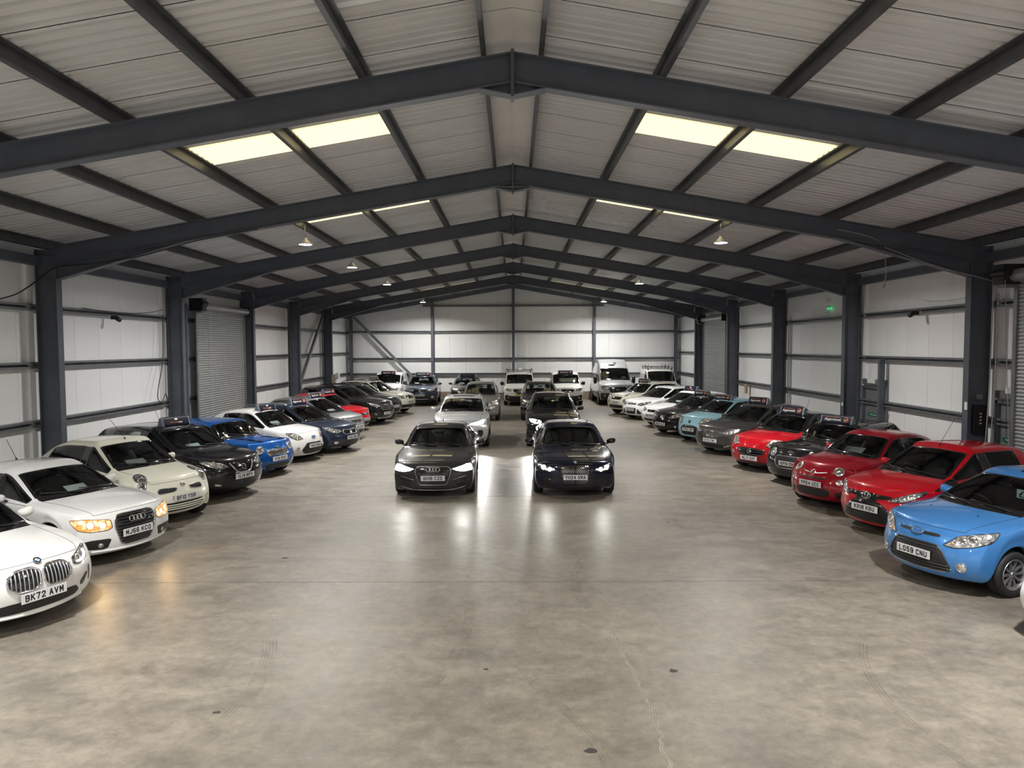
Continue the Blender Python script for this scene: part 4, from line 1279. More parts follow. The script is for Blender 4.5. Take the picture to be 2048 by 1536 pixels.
            mb.build('emblem', CHROME, b, True)
        elif kind == 'ess':
            b = MB().beam(p - r * rad * .8 + u * rad * .35, p + r * rad * .8 + u * rad * .1, .012, rad * .4, u).build('badge', CHROME, parent)
            MB().beam(p - r * rad * .8 - u * rad * .1, p + r * rad * .8 - u * rad * .35, .012, rad * .4, u).build('emblem', CHROME, b)
        return b
    # ---- roof sign: stands on the roof, so a thing of its own
    def sign(s, label, style='approved', back=.28, w=.67, y=0.0):
        S = s.S; W2 = w / 2
        zr = min(s.surf.hit(S['wst'] + back + dx, yy, 't')[0].z for dx in (-.09, .11) for yy in (-.3, .3))
        M = Matrix.Translation(s.root.location) @ Matrix.Rotation(s.rz, 4, 'Z')
        loc = M @ Vector((S['L'] / 2 - S['wst'] - back, y, zr - .004))
        root = empty('roof_sign', loc, s.rz); tag(root, label, 'sign', 'sales signs standing on car roofs')
        prof = [(.11, .0), (.095, .05), (.06, .17), (.035, .205), (.0, .215), (-.035, .205), (-.06, .17), (-.095, .05), (-.11, .0)]
        k = len(prof); mb = MB()
        v = [(a, sg * W2, b) for sg in (-1, 1) for a, b in prof]
        mb.add(v, [(i, i + 1, k + i + 1, k + i) for i in range(k - 1)] + [(k - 1, 0, k, 2 * k - 1)])
        fix = mb.build('housing', SIGN, root, True)
        for sg in (-1, 1):
            mb = MB().add([(a, sg * W2, b) for a, b in prof] + [(a * .8, sg * (W2 + .035), b * .86 + .01) for a, b in prof], [(i, i + 1, k + i + 1, k + i) for i in range(k - 1)] + [tuple(range(k, 2 * k))])
            mb.build('end_cap', SIGNEND, root)
        MB().box((0, 0, .004), (.2, w * .9, .012)).build('magnet_base', BLACK, root)
        a = Vector((.095, 0, .05)); b = Vector((.06, 0, .17)); u = (b - a).normalized(); n = Vector((u.z, 0, -u.x)); ex = Vector((0, 1, 0))
        c = (a + b) / 2 + n * .002
        if style == 'approved':
            m = MB()
            for q in (-.0035, 0, .0035): text_into(m, 'Approved.', c + ex * (q - .085) - u * .012, ex, u, n, .43 * w / .74, .080, .002); tag(m.build('lettering', WHITEINK, root), kind='stuff')
            m = MB(); text_into(m, 'Warrantywise', c + ex * (-.10) + u * .048, ex, u, n, .33 * w / .74, .026, .002); tag(m.build('small_lettering', ORANGEINK, root), kind='stuff')
            cc = c + ex * .255 * w / .74 + n * .004
            MB().tube([cc + (ex * math.cos(2 * PI * j / 24) + u * math.sin(2 * PI * j / 24)) * .056 for j in range(24)], .0075, 6, True).build('ring', ORANGEINK, root, True)
            MB().tube([cc - ex * .026, cc - ex * .006 - u * .022, cc + ex * .034 + u * .024], .008, 6).build('tick', WHITEINK, root, True)
        elif style == 'wise':
            m = MB(); text_into(m, 'Warranty', c - ex * .07 - u * .028, ex, u, n, .22, .042, .002); tag(m.build('lettering', ORANGEINK, root), kind='stuff')
            m = MB(); text_into(m, 'wise', c + ex * .10 - u * .028, ex, u, n, .11, .042, .002); tag(m.build('small_lettering', WHITEINK, root), kind='stuff')
            m = MB(); cc = c + u * .02 + n * .002
            v = [cc] + [cc + (ex * math.cos(t) + u * math.sin(t)) * .05 for t in np.linspace(.35, PI - .35, 9)]
            m.add(v, [(0, i, i + 1) for i in range(1, 9)]); m.build('fan_logo', WHITEINK, root)
        elif style == 'dark':
            m = MB(); text_into(m, 'Warrantywise', c - u * .01, ex, u, n, .45, .05, .002); m.build('lettering', mat('sign_dim_ink', (0.12, 0.12, 0.13), 0.5), root)
        return root
    def beam(s, a, z, power, color=(1, .98, .93), spread=70, down=6):
        for sg in (1, -1):
            p, n = s.surf.hit(sg * a, z)
            ld = bpy.data.lights.new('headlamp_beam', 'SPOT'); ld.energy = power; ld.color = color; ld.spot_size = math.radians(spread); ld.spot_blend = .5; ld.shadow_soft_size = .05
            o = bpy.data.objects.new('headlamp_beam', ld); o.location = p + Vector((.06, 0, 0))
            o.rotation_euler = (0, math.radians(-90 + down), 0)
            link(o, s.root)
    def side_handles(s):
        S = s.S
        for md, sg in (('l', 1), ('r', -1)):
            for xx in ([S['fo'] + S['wb'] * .43] + ([S['fo'] + S['wb'] * .80] if S['fiveD'] else [])):
                p, n = s.surf.hit(xx, S['belt'][0] - .11, md)
                MB().ellipsoid(p + n * .015, (.10, .018, .017), 10, 6).build('door_handle', s.P, s.root, True)

WHEELS = {}
def wheel_meshes(style, m):
    key = (style, m.name)
    if key in WHEELS: return WHEELS[key]
    R0 = .315; rr = R0 * .68
    tyre = MB().lathe([(rr, -.085), (rr + .02, -.0975), (R0 - .035, -.0975), (R0 - .012, -.085), (R0, -.06), (R0, -.022), (R0 - .006, -.020), (R0 - .006, -.012), (R0, -.010), (R0, .010), (R0 - .006, .012), (R0 - .006, .020), (R0, .022), (R0, .06), (R0 - .012, .085), (R0 - .035, .0975), (rr + .02, .0975), (rr, .085)], 40, 'y').mesh('tyre', RUBBER, True)
    mb = MB()
    mb.lathe([(rr, -.085), (rr + .004, .080), (rr - .004, .092), (rr - .016, .090), (rr - .022, .070), (rr - .03, .0), (rr - .03, -.08)], 36, 'y', 0)
    mb.lathe([(rr - .03, -.01), (0.02, -.01)], 24, 'y', 1)
    mb.lathe([(0.0, .075), (.028, .075), (.034, .065), (.05, .055), (.05, -.01)], 16, 'y', 0)
    n = {'spoke5': 5, 'spoke10': 10, 'spoke7': 7, 'steel': 9, 'spoke5w': 5}[style]
    for k in range(n):
        a = 2 * PI * k / n
        c, d = math.cos(a), math.sin(a); t = Vector((c, 0, d)); w = Vector((-d, 0, c))
        wi, wo = {'spoke5': (.030, .026), 'spoke10': (.016, .013), 'spoke7': (.022, .02), 'steel': (.03, .032), 'spoke5w': (.045, .06)}[style]
        v = []
        for rad, ww, y in ((.03, wi, .062), (rr * .55, (wi + wo) / 2, .068), (rr - .015, wo, .078)):
            for sg in (-1, 1): v.append(t * rad + w * sg * ww + Vector((0, y, 0)))
            for sg in (-1, 1): v.append(t * rad + w * sg * ww * 1.1 + Vector((0, y - .03, 0)))
        f = []
        for i in (0, 4): f += [(i, i + 1, i + 5, i + 4), (i, i + 4, i + 6, i + 2), (i + 1, i + 3, i + 7, i + 5)]
        mb.add(v, f, 0)
    rim = mb.mesh('wheel', [m, mat('brake_dark', (0.02, 0.02, 0.02), 0.6)], False)
    fix_normals(rim)
    WHEELS[key] = (tyre, rim)
    return WHEELS[key]
# ------------------------------------------------------------------ body shapes
WHITE = paint('white', (0.72, 0.72, 0.70)); CREAM = paint('cream_white', (0.74, 0.73, 0.62)); PURE = paint('bright_white', (0.76, 0.77, 0.77))
JET = paint('black', (0.008, 0.008, 0.010), 0, .2); NAVY = paint('midnight_blue', (0.006, 0.009, 0.024), .2, .2); GREY = paint('daytona_grey', (0.032, 0.035, 0.038), .25, .3)
MINIBLUE = paint('laser_blue', (0.008, 0.085, 0.33), .35, .3); DENIM = paint('dark_denim_blue', (0.022, 0.032, 0.060), .5, .3); SILVER = paint('silver', (0.42, 0.43, 0.44), .75, .32)
RED = paint('red', (0.46, 0.004, 0.013), 0, .3); CRIMSON = paint('crimson', (0.27, 0.002, 0.013), .1, .3); SKY = paint('pale_blue', (0.32, 0.58, 0.70)); FIESTA = paint('vision_blue', (0.055, 0.21, 0.52), .25, .3)
GUN = paint('warm_grey', (0.085, 0.078, 0.080), .55, .32); MINIBLACK = paint('graphite_black', (0.014, 0.015, 0.016), .3, .25); SLATE = paint('slate_blue', (0.040, 0.050, 0.085), .5, .3); ICE = paint('ice_silver', (0.55, 0.57, 0.59), .45, .3)
CHAMP = paint('pale_silver', (0.36, 0.355, 0.34), .7, .32); CHARC = paint('charcoal', (0.05, 0.05, 0.05), .5, .3); VANWHITE = paint('van_white', (0.74, 0.74, 0.71)); VANSILVER = paint('van_silver', (0.48, 0.49, 0.50), .6, .33)

def spec(**k):
    d = dict(DEF); d.update(k); d['wc'] = min(.96, d['wc'] + .07); d['pc'] = max(.20, d['pc'] - .05)
    d['nose'] += .03; d['cornz'] += .03; d['hoodpow'] -= .07; return d
def suv(**k):
    d = dict(L=4.45, W=1.84, H=1.64, fo=.90, wb=2.68, r=.35, nose=.93, cornz=.88, cowl=1.15, cowlz=1.16, wst=1.95, belt=(1.12, 1.19), wcv=.2, wsw=.80, roofw=.64, sill=.27,
             fp=[(.13, .93), (.03, .82), (.0, .62), (.03, .42), (.12, .25)], rp=[(.10, 1.15), (.03, .95), (0, .7), (.02, .5), (.12, .32)], rearz=1.2, roofend=.36, glassb=.12, hoodpow=.6, flare=.01, quarter=3, pc=.27, wc=.87)
    d.update(k); return spec(**d)
def smallvan(**k):
    d = dict(L=4.4, W=1.85, H=1.84, fo=.90, wb=2.79, r=.33, nose=.98, cornz=.90, cowl=.98, cowlz=1.24, wst=1.62, belt=(1.13, 1.13), wcv=.2, wsw=.84, roofw=.76, sill=.26, pc=.26, wc=.88,
             fp=[(.12, .98), (.03, .82), (.0, .60), (.02, .40), (.10, .24)], rp=[(.06, 1.75), (.03, 1.3), (0, .7), (.02, .5), (.1, .3)], rearz=1.78, roofend=.12, glassb=.07, hoodpow=.7, van=True,
             roofz=(-.10, -.03, 0, 0, 0, -.005, -.01, -.03), pr=.12)
    d.update(k); return spec(**d)

SP = {}
SP['bmw1'] = spec(L=4.32, W=1.80, H=1.44, fo=.86, wb=2.67, r=.335, nose=.78, cornz=.73, cowl=1.28, cowlz=.98, wst=2.05, belt=(.95, 1.03), pc=.36, wc=.80, fp=[(.12, .78), (.03, .68), (.0, .50), (.03, .32), (.07, .17)], paint=WHITE, hoodpow=.7, level=3, rim='spoke10')
SP['a1'] = spec(L=3.97, W=1.74, H=1.42, fo=.82, wb=2.47, r=.315, nose=.80, cornz=.75, cowl=1.15, cowlz=.98, wst=1.88, belt=(.95, 1.02), pc=.31, wc=.83, fp=[(.10, .80), (.02, .70), (.0, .50), (.01, .33), (.06, .17)], paint=PURE, fiveD=False, roofend=.45, glassb=.14, level=3, hoodpow=.66)
SP['micra'] = spec(L=3.72, W=1.66, H=1.54, fo=.66, wb=2.43, r=.30, nose=.80, cornz=.77, cowl=.92, cowlz=1.06, wst=1.62, belt=(1.0, 1.05), pc=.32, wc=.78, fp=[(.17, .80), (.06, .68), (.0, .50), (.01, .36), (.08, .19)], paint=CREAM, roofz=(-.07, -.02, 0, 0, -.02, -.06, -.12, -.2), roofend=.36, hoodpow=.62, level=3, roofw=.61, rim='steel', quarter=3)
SP['leaf'] = spec(L=4.49, W=1.79, H=1.54, fo=.95, wb=2.70, r=.33, nose=.84, cornz=.80, cowl=1.12, cowlz=1.06, wst=1.95, belt=(1.02, 1.10), pc=.34, wc=.80, fp=[(.12, .84), (.03, .72), (.0, .52), (.02, .35), (.08, .18)], paint=JET, level=2)
SP['minib'] = spec(L=3.72, W=1.685, H=1.41, fo=.70, wb=2.467, r=.305, nose=.87, cornz=.85, cowl=1.13, cowlz=.99, wst=1.58, belt=(.95, .98), pc=.26, wc=.82, wcv=.24, wsw=.82, roofw=.68, fp=[(.15, .84), (.04, .70), (.0, .48), (.01, .33), (.07, .18)], paint=MINIBLUE, roofpaint=MINIBLUE, pillarpaint=GLOSSBLACK, fiveD=False, roofz=(-.035, -.008, 0, 0, -.005, -.01, -.02, -.04), roofend=.40, hoodpow=.7, cowlz_=0)
SP['ka'] = spec(L=3.62, W=1.66, H=1.50, fo=.74, wb=2.30, r=.295, nose=.86, cornz=.80, cowl=.98, cowlz=1.04, wst=1.64, belt=(1.0, 1.08), pc=.32, wc=.79, fp=[(.15, .86), (.05, .72), (.0, .50), (.01, .35), (.08, .18)], paint=WHITE, fiveD=False, roofz=(-.06, -.02, 0, 0, -.02, -.05, -.1, -.16), roofend=.36, hoodpow=.66, quarter=2)
SP['ceed'] = spec(L=4.5, W=1.78, H=1.485, fo=.90, wb=2.65, r=.32, nose=.80, cornz=.76, cowl=1.08, cowlz=1.0, wst=1.95, belt=(.97, 1.03), pc=.34, wc=.80, paint=DENIM, quarter=3, roofend=.34)
SP['jazz'] = spec(L=3.90, W=1.695, H=1.525, fo=.80, wb=2.50, r=.30, nose=.80, cornz=.76, cowl=.86, cowlz=1.0, wst=1.72, belt=(.98, 1.04), pc=.32, wc=.80, paint=SILVER, quarter=3, hoodpow=.7)
SP['aygo'] = spec(L=3.6, W=1.60, H=1.48, fo=.72, wb=2.36, r=.29, nose=.82, cornz=.78, cowl=.92, cowlz=1.0, wst=1.62, belt=(.98, 1.05), pc=.30, wc=.80, paint=RED)
SP['tucson'] = suv(paint=JET, L=4.475, W=1.85, H=1.66)
SP['suvblack'] = suv(paint=JET, L=4.4, W=1.83, H=1.62)
SP['yeti'] = suv(paint=CREAM, L=4.22, W=1.79, H=1.67, lowpaint=BLACK)
SP['berlingo'] = smallvan(paint=VANWHITE, H=1.82)
SP['rav4'] = suv(paint=SLATE, L=4.57, W=1.845, H=1.68)
SP['qash'] = suv(paint=CHARC, L=4.38, W=1.81, H=1.60)
SP['a4'] = spec(L=4.726, W=1.842, H=1.427, fo=.88, wb=2.82, r=.335, nose=.76, cornz=.72, cowl=1.42, cowlz=.97, wst=2.15, belt=(.94, 1.0), pc=.30, wc=.85, wsw=.80, roofw=.61, rear='sedan', roofend=1.35, glassb=.62, rearz=1.03, fp=[(.10, .76), (.02, .68), (.0, .50), (.02, .33), (.06, .16)], rp=[(.10, 1.02), (.03, .88), (0, .6), (.02, .4), (.1, .25)], paint=GREY, quarter=1, level=3, hoodpow=.66, rim='spoke5')
SP['byd'] = suv(paint=ICE, L=4.455, W=1.875, H=1.615, nose=.90, cornz=.86, fp=[(.14, .90), (.04, .80), (.0, .60), (.03, .42), (.12, .24)])
SP['outl'] = suv(paint=CHAMP, L=4.70, W=1.80, H=1.68)
SP['bmw4'] = spec(L=4.78, W=1.852, H=1.44, fo=.86, wb=2.856, r=.34, nose=.80, cornz=.73, cowl=1.45, cowlz=.98, wst=2.20, belt=(.95, 1.02), pc=.34, wc=.84, roofw=.60, rear='sedan', roofend=1.20, glassb=.42, rearz=1.04, fp=[(.08, .80), (.01, .70), (.0, .50), (.03, .33), (.08, .17)], rp=[(.10, 1.02), (.03, .88), (0, .6), (.02, .4), (.1, .25)], paint=NAVY, quarter=1, level=3, hoodpow=.66, rimmat=DARKALLOY)
SP['xtrail'] = suv(paint=JET, L=4.64, W=1.84, H=1.70)
SP['greysuv'] = suv(paint=CHARC, L=4.5, W=1.84, H=1.68)
SP['combo1'] = smallvan(paint=VANWHITE); SP['combo2'] = smallvan(paint=VANWHITE)
SP['transit'] = spec(L=5.53, W=2.06, H=2.55, fo=1.0, wb=3.3, r=.35, nose=1.14, cornz=1.06, cowl=.92, cowlz=1.42, wst=1.62, belt=(1.30, 1.30), wcv=.18, wsw=.86, roofw=.74, sill=.30, pc=.24, wc=.89,
                     fp=[(.10, 1.14), (.02, .95), (.0, .70), (.0, .48), (.08, .27)], rp=[(.04, 2.4), (.02, 1.6), (0, .8), (.02, .5), (.1, .3)], rearz=2.45, roofend=.10, glassb=.05, van=True, roofz=(-.50, -.17, -.02, 0, 0, 0, -.005, -.02), pr=.1, paint=VANSILVER, hoodpow=.8, bumppaint=None)
SP['transit'].pop('bumppaint')
SP['t5'] = smallvan(paint=VANWHITE, L=4.9, W=1.90, H=1.99, nose=1.03, cornz=.96, cowlz=1.32, belt=(1.22, 1.22), fo=.92, wb=3.0, r=.34, rp=[(.05, 1.9), (.03, 1.3), (0, .7), (.02, .5), (.1, .3)], rearz=1.93)
SP['juke'] = suv(paint=CREAM, L=4.13, W=1.765, H=1.57, fo=.84, wb=2.53, nose=.96, cornz=.94, cowl=1.08, cowlz=1.10, wst=1.72, belt=(1.07, 1.17), r=.34)
SP['focw'] = spec(L=4.36, W=1.82, H=1.47, fo=.90, wb=2.65, r=.325, nose=.80, cornz=.77, cowl=1.10, cowlz=1.02, wst=1.98, belt=(.98, 1.06), pc=.32, wc=.82, paint=PURE)
SP['leon'] = spec(L=4.26, W=1.80, H=1.44, fo=.86, wb=2.63, r=.32, nose=.79, cornz=.75, cowl=1.20, cowlz=.98, wst=2.0, belt=(.95, 1.03), pc=.30, wc=.83, paint=PURE)
SP['clio'] = spec(L=4.06, W=1.73, H=1.45, fo=.83, wb=2.59, r=.32, nose=.82, cornz=.78, cowl=1.08, cowlz=1.0, wst=1.88, belt=(.98, 1.07), pc=.33, wc=.80, paint=JET)
SP['c1'] = spec(L=3.44, W=1.63, H=1.47, fo=.68, wb=2.34, r=.285, nose=.86, cornz=.80, cowl=.88, cowlz=1.04, wst=1.58, belt=(1.0, 1.06), pc=.31, wc=.80, fp=[(.16, .86), (.06, .72), (.0, .50), (.01, .34), (.07, .18)], paint=SKY, fiveD=False, rim='steel', roofend=.30, glassb=.10)
SP['focg'] = spec(L=4.36, W=1.82, H=1.48, fo=.90, wb=2.65, r=.325, nose=.82, cornz=.78, cowl=1.10, cowlz=1.02, wst=1.98, belt=(.98, 1.06), pc=.33, wc=.82, paint=GUN, fp=[(.10, .82), (.03, .72), (.0, .52), (.02, .34), (.08, .18)])
SP['adam'] = spec(L=3.70, W=1.72, H=1.48, fo=.77, wb=2.31, r=.315, nose=.84, cornz=.80, cowl=1.05, cowlz=1.03, wst=1.68, belt=(.99, 1.07), pc=.30, wc=.82, fp=[(.15, .84), (.05, .72), (.0, .52), (.01, .34), (.07, .17)], paint=RED, roofpaint=GLOSSBLACK, pillarpaint=GLOSSBLACK, fiveD=False, roofend=.36, hoodpow=.66)
SP['minig'] = spec(L=3.85, W=1.727, H=1.415, fo=.77, wb=2.495, r=.315, nose=.88, cornz=.86, cowl=1.22, cowlz=1.0, wst=1.68, belt=(.96, .99), pc=.27, wc=.82, wcv=.24, wsw=.82, roofw=.68, fp=[(.13, .86), (.04, .72), (.0, .48), (.01, .33), (.07, .17)], paint=MINIBLACK, roofpaint=GLOSSBLACK, pillarpaint=GLOSSBLACK, fiveD=False, roofz=(-.035, -.008, 0, 0, -.005, -.01, -.02, -.04), roofend=.40, hoodpow=.7)
SP['f500'] = spec(L=3.57, W=1.63, H=1.49, fo=.72, wb=2.30, r=.295, nose=.86, cornz=.80, cowl=1.02, cowlz=1.05, wst=1.62, belt=(1.0, 1.05), pc=.33, wc=.78, wcv=.22, fp=[(.20, .86), (.08, .74), (.0, .52), (.0, .36), (.07, .18)], paint=CRIMSON, fiveD=False, roofz=(-.06, -.02, 0, 0, -.02, -.05, -.1, -.17), roofend=.34, hoodpow=.6, level=3)
SP['yaris'] = spec(L=3.95, W=1.695, H=1.51, fo=.80, wb=2.51, r=.305, nose=.82, cornz=.78, cowl=1.00, cowlz=1.04, wst=1.80, belt=(1.0, 1.08), pc=.33, wc=.80, fp=[(.12, .82), (.03, .70), (.0, .50), (.02, .34), (.06, .17)], paint=RED, level=3)
SP['fiesta'] = spec(L=3.95, W=1.722, H=1.481, fo=.80, wb=2.489, r=.305, nose=.84, cornz=.81, cowl=1.03, cowlz=1.04, wst=1.86, belt=(.99, 1.08), pc=.33, wc=.80, fp=[(.13, .84), (.05, .73), (.0, .52), (.0, .36), (.07, .18)], paint=FIESTA, level=3, rim='spoke10', fiveD=False, hoodpow=.70)
SP['edge'] = spec(L=4.0, paint=PURE, nose=.80, cornz=.76)

PLATES = ['BK72 AVM', 'MJ66 KCO', 'BF10 YSR', 'YL19 MPY', 'YF61 RVO', 'YW65 BWD', 'EV62 RWH', 'AJ12 OTM', 'WA20 CZC', 'LJ67 TYB', 'YG69 LWZ', 'YN64 RVX', 'GH16 CZD', 'YH24 XRA', 'EF15 ZWL',
          'NL17 SUF', 'KP14 CNX', 'YP64 UCC', 'FY63 YNP', 'WK12 YLR', 'SC17 OXX', 'MC12 PHA', 'EY63 WFX', 'KR18 KBU', 'LO59 CNU', 'MW64 NJK', 'YT19 KHB']
make_texts(['Approved.', 'Warrantywise', 'Warranty', 'wise', 'Ford', 'Push bar to open', 'EXIT', '£29', 'Wa'])
eval_cages(list(SP.values()))
exit_door(1, 14.42, 15.22, 'grey fire exit door beside the nearest right column')
exit_door(2, 20.05, 21.05, 'grey fire exit door beside the second right column')
MB().box((WALL_X - .22, 19.85, 1.47), (0.14, 0.12, 2.94)).build('door_post', STEEL, wr)
MB().box((WALL_X - .10, 20.6, 2.28), (0.06, 0.42, 0.13)).build('bulkhead_light', PAPER, wr)
MB().box((WALL_X - .10, 14.75, 2.35), (0.06, 0.42, 0.13)).build('bulkhead_light', PAPER, wr)

# ---- high bay lamps
lamp_words = {0: 'bright round high bay lamp, nearest of those on the left roof slope', 1: 'bright round high bay lamp, nearest of those on the right roof slope',
              2: 'high bay lamp second along the left roof slope', 3: 'high bay lamp third along the left roof slope', 4: 'high bay lamp second along the right roof slope',
              5: 'small far high bay lamp at the end of the left slope', 6: 'small far high bay lamp at the end of the right slope'}
dome = MB().lathe([(0.0, 0.17), (0.05, 0.17), (0.06, 0.12), (0.10, 0.10), (0.12, 0.05), (0.185, 0.035), (0.19, 0.0), (0.17, 0.0), (0.16, 0.01)], 24, 'z').mesh('housing', mat('lamp_housing', (0.55, 0.56, 0.58), 0.4, 0.3), True)
lens = MB().lathe([(0.0, 0.0), (0.155, 0.003)], 24, 'z').mesh('lens', LED)
hook = MB().tube([(0, 0, 0.16), (0.015, 0, 0.28), (-0.015, 0, 0.42), (0, 0, 0.47), (0, 0, 0.5)], 0.012, 6).mesh('hook', SATINCHROME)
for i, (x, y) in enumerate(LAMP_SPOTS):
    z = rafter_z(x) - 0.42
    r = empty('high_bay_lamp', (x, y, z))
    tag(r, lamp_words.get(i, 'round high bay lamp behind the viewpoint'), 'lamp', 'high bay lamps')
    inst('housing', dome, r); inst('lens', lens, r); inst('hook', hook, r)
    ld = bpy.data.lights.new('high_bay_light', 'AREA'); ld.shape = 'DISK'; ld.size = 0.30; ld.spread = math.radians(156); ld.energy = LAMP_POWER if y > 10 else LAMP_POWER_NEAR; ld.color = (1.0, 0.975, 0.94)
    lo = bpy.data.objects.new('high_bay_light', ld); lo.location = (0, 0, -0.02); link(lo, r)

# ---- small fittings
def cctv(x, y, z, s, label):
    r = empty('security_camera', (x, y, z)); tag(r, label, 'camera')
    MB().box((0, 0, 0), (0.14, 0.1, 0.1)).build('body', BLACK, r)
    m = MB().tube([(-s * .05, 0, -.02), (-s * .17, -.06, -.07)], 0.055, 12); m.build('lens_barrel', BLACK, r, True)
    MB().box((s * .1, 0, 0.02), (0.1, 0.05, 0.05)).build('bracket', PAPER, r)
cctv(-10.2, 18.2, 4.09, -1, 'small black security camera on the left wall rail')
cctv(10.2, 18.1, 4.13, 1, 'small black security camera on the right wall rail')
ex = empty('exit_sign', (10.44, 23.75, 4.5)); tag(ex, 'small green lit exit sign high on the right wall', 'sign')
MB().box((0, 0, 0), (0.06, 0.12, 0.30)).build('housing', PAPER, ex)
MB().box((-.02, -.24, 0.03), (0.02, 0.34, 0.07)).build('blade', GREENSIGN, ex)
m = MB(); text_into(m, 'EXIT', (-.034, -.24, .03), (0, -1, 0), (0, 0, 1), (-1, 0, 0), .22, .045); tag(m.build('lettering', WHITEINK, ex), kind='stuff')
MB().box((0, .02, 0.28), (0.10, 0.34, 0.09)).build('emergency_lamp', PAPER, ex)
jb = empty('isolator_box', (-9.79, 38.75, 1.55)); tag(jb, 'cream electrical isolator boxes on the far left column', 'electrical box')
MB().box((0, -.1, 0), (0.2, 0.24, 0.5)).build('box_body', mat('beige_enclosure', (0.42, 0.38, 0.32), 0.5), jb)
MB().box((0.14, .2, 0.2), (0.16, 0.3, 0.34)).build('box_body', PAPER, jb)
MB().box((0.115, -.1, 0.05), (0.03, 0.06, 0.1)).build('switch', BLACK, jb)
tag(MB().box((10.3, 31.4, 1.42), (0.08, 0.2, 0.42)).build('cardboard_box', CARDBOARD), 'small brown cardboard piece on the right wall rail', 'cardboard')
cb = empty('door_control', (9.93, 15.555, 1.7)); tag(cb, 'black shutter control box with buttons on the nearest right column', 'control box')
MB().box((.2, -.145, 0), (0.26, 0.08, 0.62)).build('box_body', BLACK, cb)
for k in range(4): MB().box((.2, -.19, .12 - k * .07), (0.035, 0.02, 0.03)).build('button', mat('amber_button', (0.7, 0.5, 0.3), 0.4), cb)
MB().box((.2, -.125, .48), (0.13, 0.04, 0.1)).build('card_holder', SATINCHROME, cb)
tag(MB().box((9.892, 15.50, 1.98), (0.012, 0.09, 0.17)).build('paper_label', PAPER), 'small white paper label stuck on the nearest right column', 'label')
tag(MB().box((9.894, 21.33, 1.55), (0.012, 0.08, 0.10)).build('paper_label', PAPER), 'tiny white label stuck on the second right column', 'label')
def cable(pts, r, label, mate=CABLE, sub=6):
    P = [Vector(p) for p in pts]; out = []
    for i in range(len(P) - 1):
        p0 = P[max(i - 1, 0)]; p1 = P[i]; p2 = P[i + 1]; p3 = P[min(i + 2, len(P) - 1)]
        for k in range(sub):
            t = k / sub
            out.append(0.5 * ((2 * p1) + (p2 - p0) * t + (2 * p0 - 5 * p1 + 4 * p2 - p3) * t * t + (3 * p1 - p0 - 3 * p2 + p3) * t ** 3))
    out.append(P[-1])
    return tag(MB().tube(out, r, 6).build('cable', mate, None, True), label, 'cable')
cable([(-10.3, 20.9, 4.25), (-10.25, 20.75, 3.0), (-10.2, 20.35, 2.2), (-10.2, 20.3, 1.85), (-10.22, 20.55, 1.72), (-10.25, 20.85, 1.95), (-10.25, 21.0, 1.72)], 0.012, 'black cable looping down the left wall beside the second column')
cable([(-10.3, 14.3, 4.3), (-10.2, 14.7, 4.45), (-10.1, 15.2, 4.78), (-9.9, 15.44, 5.05), (-9.2, 15.44, 5.12)], 0.014, 'black cable sagging from the wall rail to the nearest left column')
cable([(-9.2, 15.44, 5.12), (-8.0, 15.44, 5.30), (-6.8, 15.44, 5.62), (-5.5, 15.44, 5.86)], 0.010, 'thin black cable clipped along the left half of the second rafter')
cable([(-10.3, 17.0, 4.27), (-10.3, 18.6, 4.22), (-10.3, 20.0, 4.30), (-10.3, 20.9, 4.42)], 0.009, 'thin black cable sagging above the upper left wall rail')
cable([(7.0, 15.44, 5.80), (7.9, 15.5, 5.55), (8.6, 16.5, 5.0), (9.3, 18.0, 4.75), (9.9, 19.0, 4.95)], 0.008, 'thin grey cable sagging from the right half of the second rafter', WHITECABLE)
cable([(8.0, 15.44, 5.42), (9.0, 15.44, 5.05), (9.75, 15.44, 4.85), (10.2, 15.2, 4.66)], 0.009, 'thin grey cable along the right haunch of the second frame', WHITECABLE)
for dy, zz, w in ((0.0, 4.6, 'left'), (0.16, 4.4, 'right')):
    cable([(10.18, 15.15 - dy, zz), (10.15, 15.15 - dy, 2.2), (10.08, 15.2 - dy, 0.0)], 0.012, 'grey door cable hanging behind the nearest right column, %s of the pair' % w, WHITECABLE)
cable([(-.42, 15.45, 6.75), (0, 15.43, 6.73), (.42, 15.45, 6.75)], 0.006, 'short grey cable bridging the ridge of the second frame', WHITECABLE)
def hx(poly): return poly + mirror(poly)       # right half outline (s>0, from top to bottom) -> closed symmetric outline

# ================================================================== left row, nearest first
# -- white hatchback with twin kidney grille
c = Car(SP['bmw1'], 'white hatchback with chrome twin kidney grilles, nearest in the left row', (-5.55, 8.22), 65, -1)
c.mirrors()
kid = [(.02, .70), (.10, .745), (.30, .735), (.40, .66), (.385, .56), (.28, .50), (.09, .50), (.025, .55)]
for k, pl in enumerate((kid, mirror(kid))):
    g = c.patch('grille', GLOSSBLACK, pl, .004)[0]
    c.outline('grille_surround', CHROME, pl, .016, parent=g, off=.006)
    c.bars('grille_bar', SATINCHROME, pl, [(.065 + .047 * j) * (1 if k == 0 else -1) for j in range(7)], .009, g, .012, axis=0, inset=.012)
c.badge('roundel', .795, .042)
c.headlight([(.50, .655), (.62, .63), (.84, .665), (1.05, .77), (.98, .80), (.72, .745), (.53, .715)], LENSDARK, [(.62, .685, .04)], drl=[(.56, .655), (.70, .65), (.86, .69), (.92, .74)])
lowi = [(0, .375), (.50, .385), (.62, .30), (.52, .255), (0, .245)]
c.patch('lower_intake', BLACK, [(-.52, .255), (-.62, .30), (-.50, .385), (.50, .385), (.62, .30), (.52, .255)], .004)
c.patch('side_intake', GLOSSBLACK, [(.60, .40), (.78, .49), (.83, .47), (.70, .345), (.62, .345)], .006, both=True)
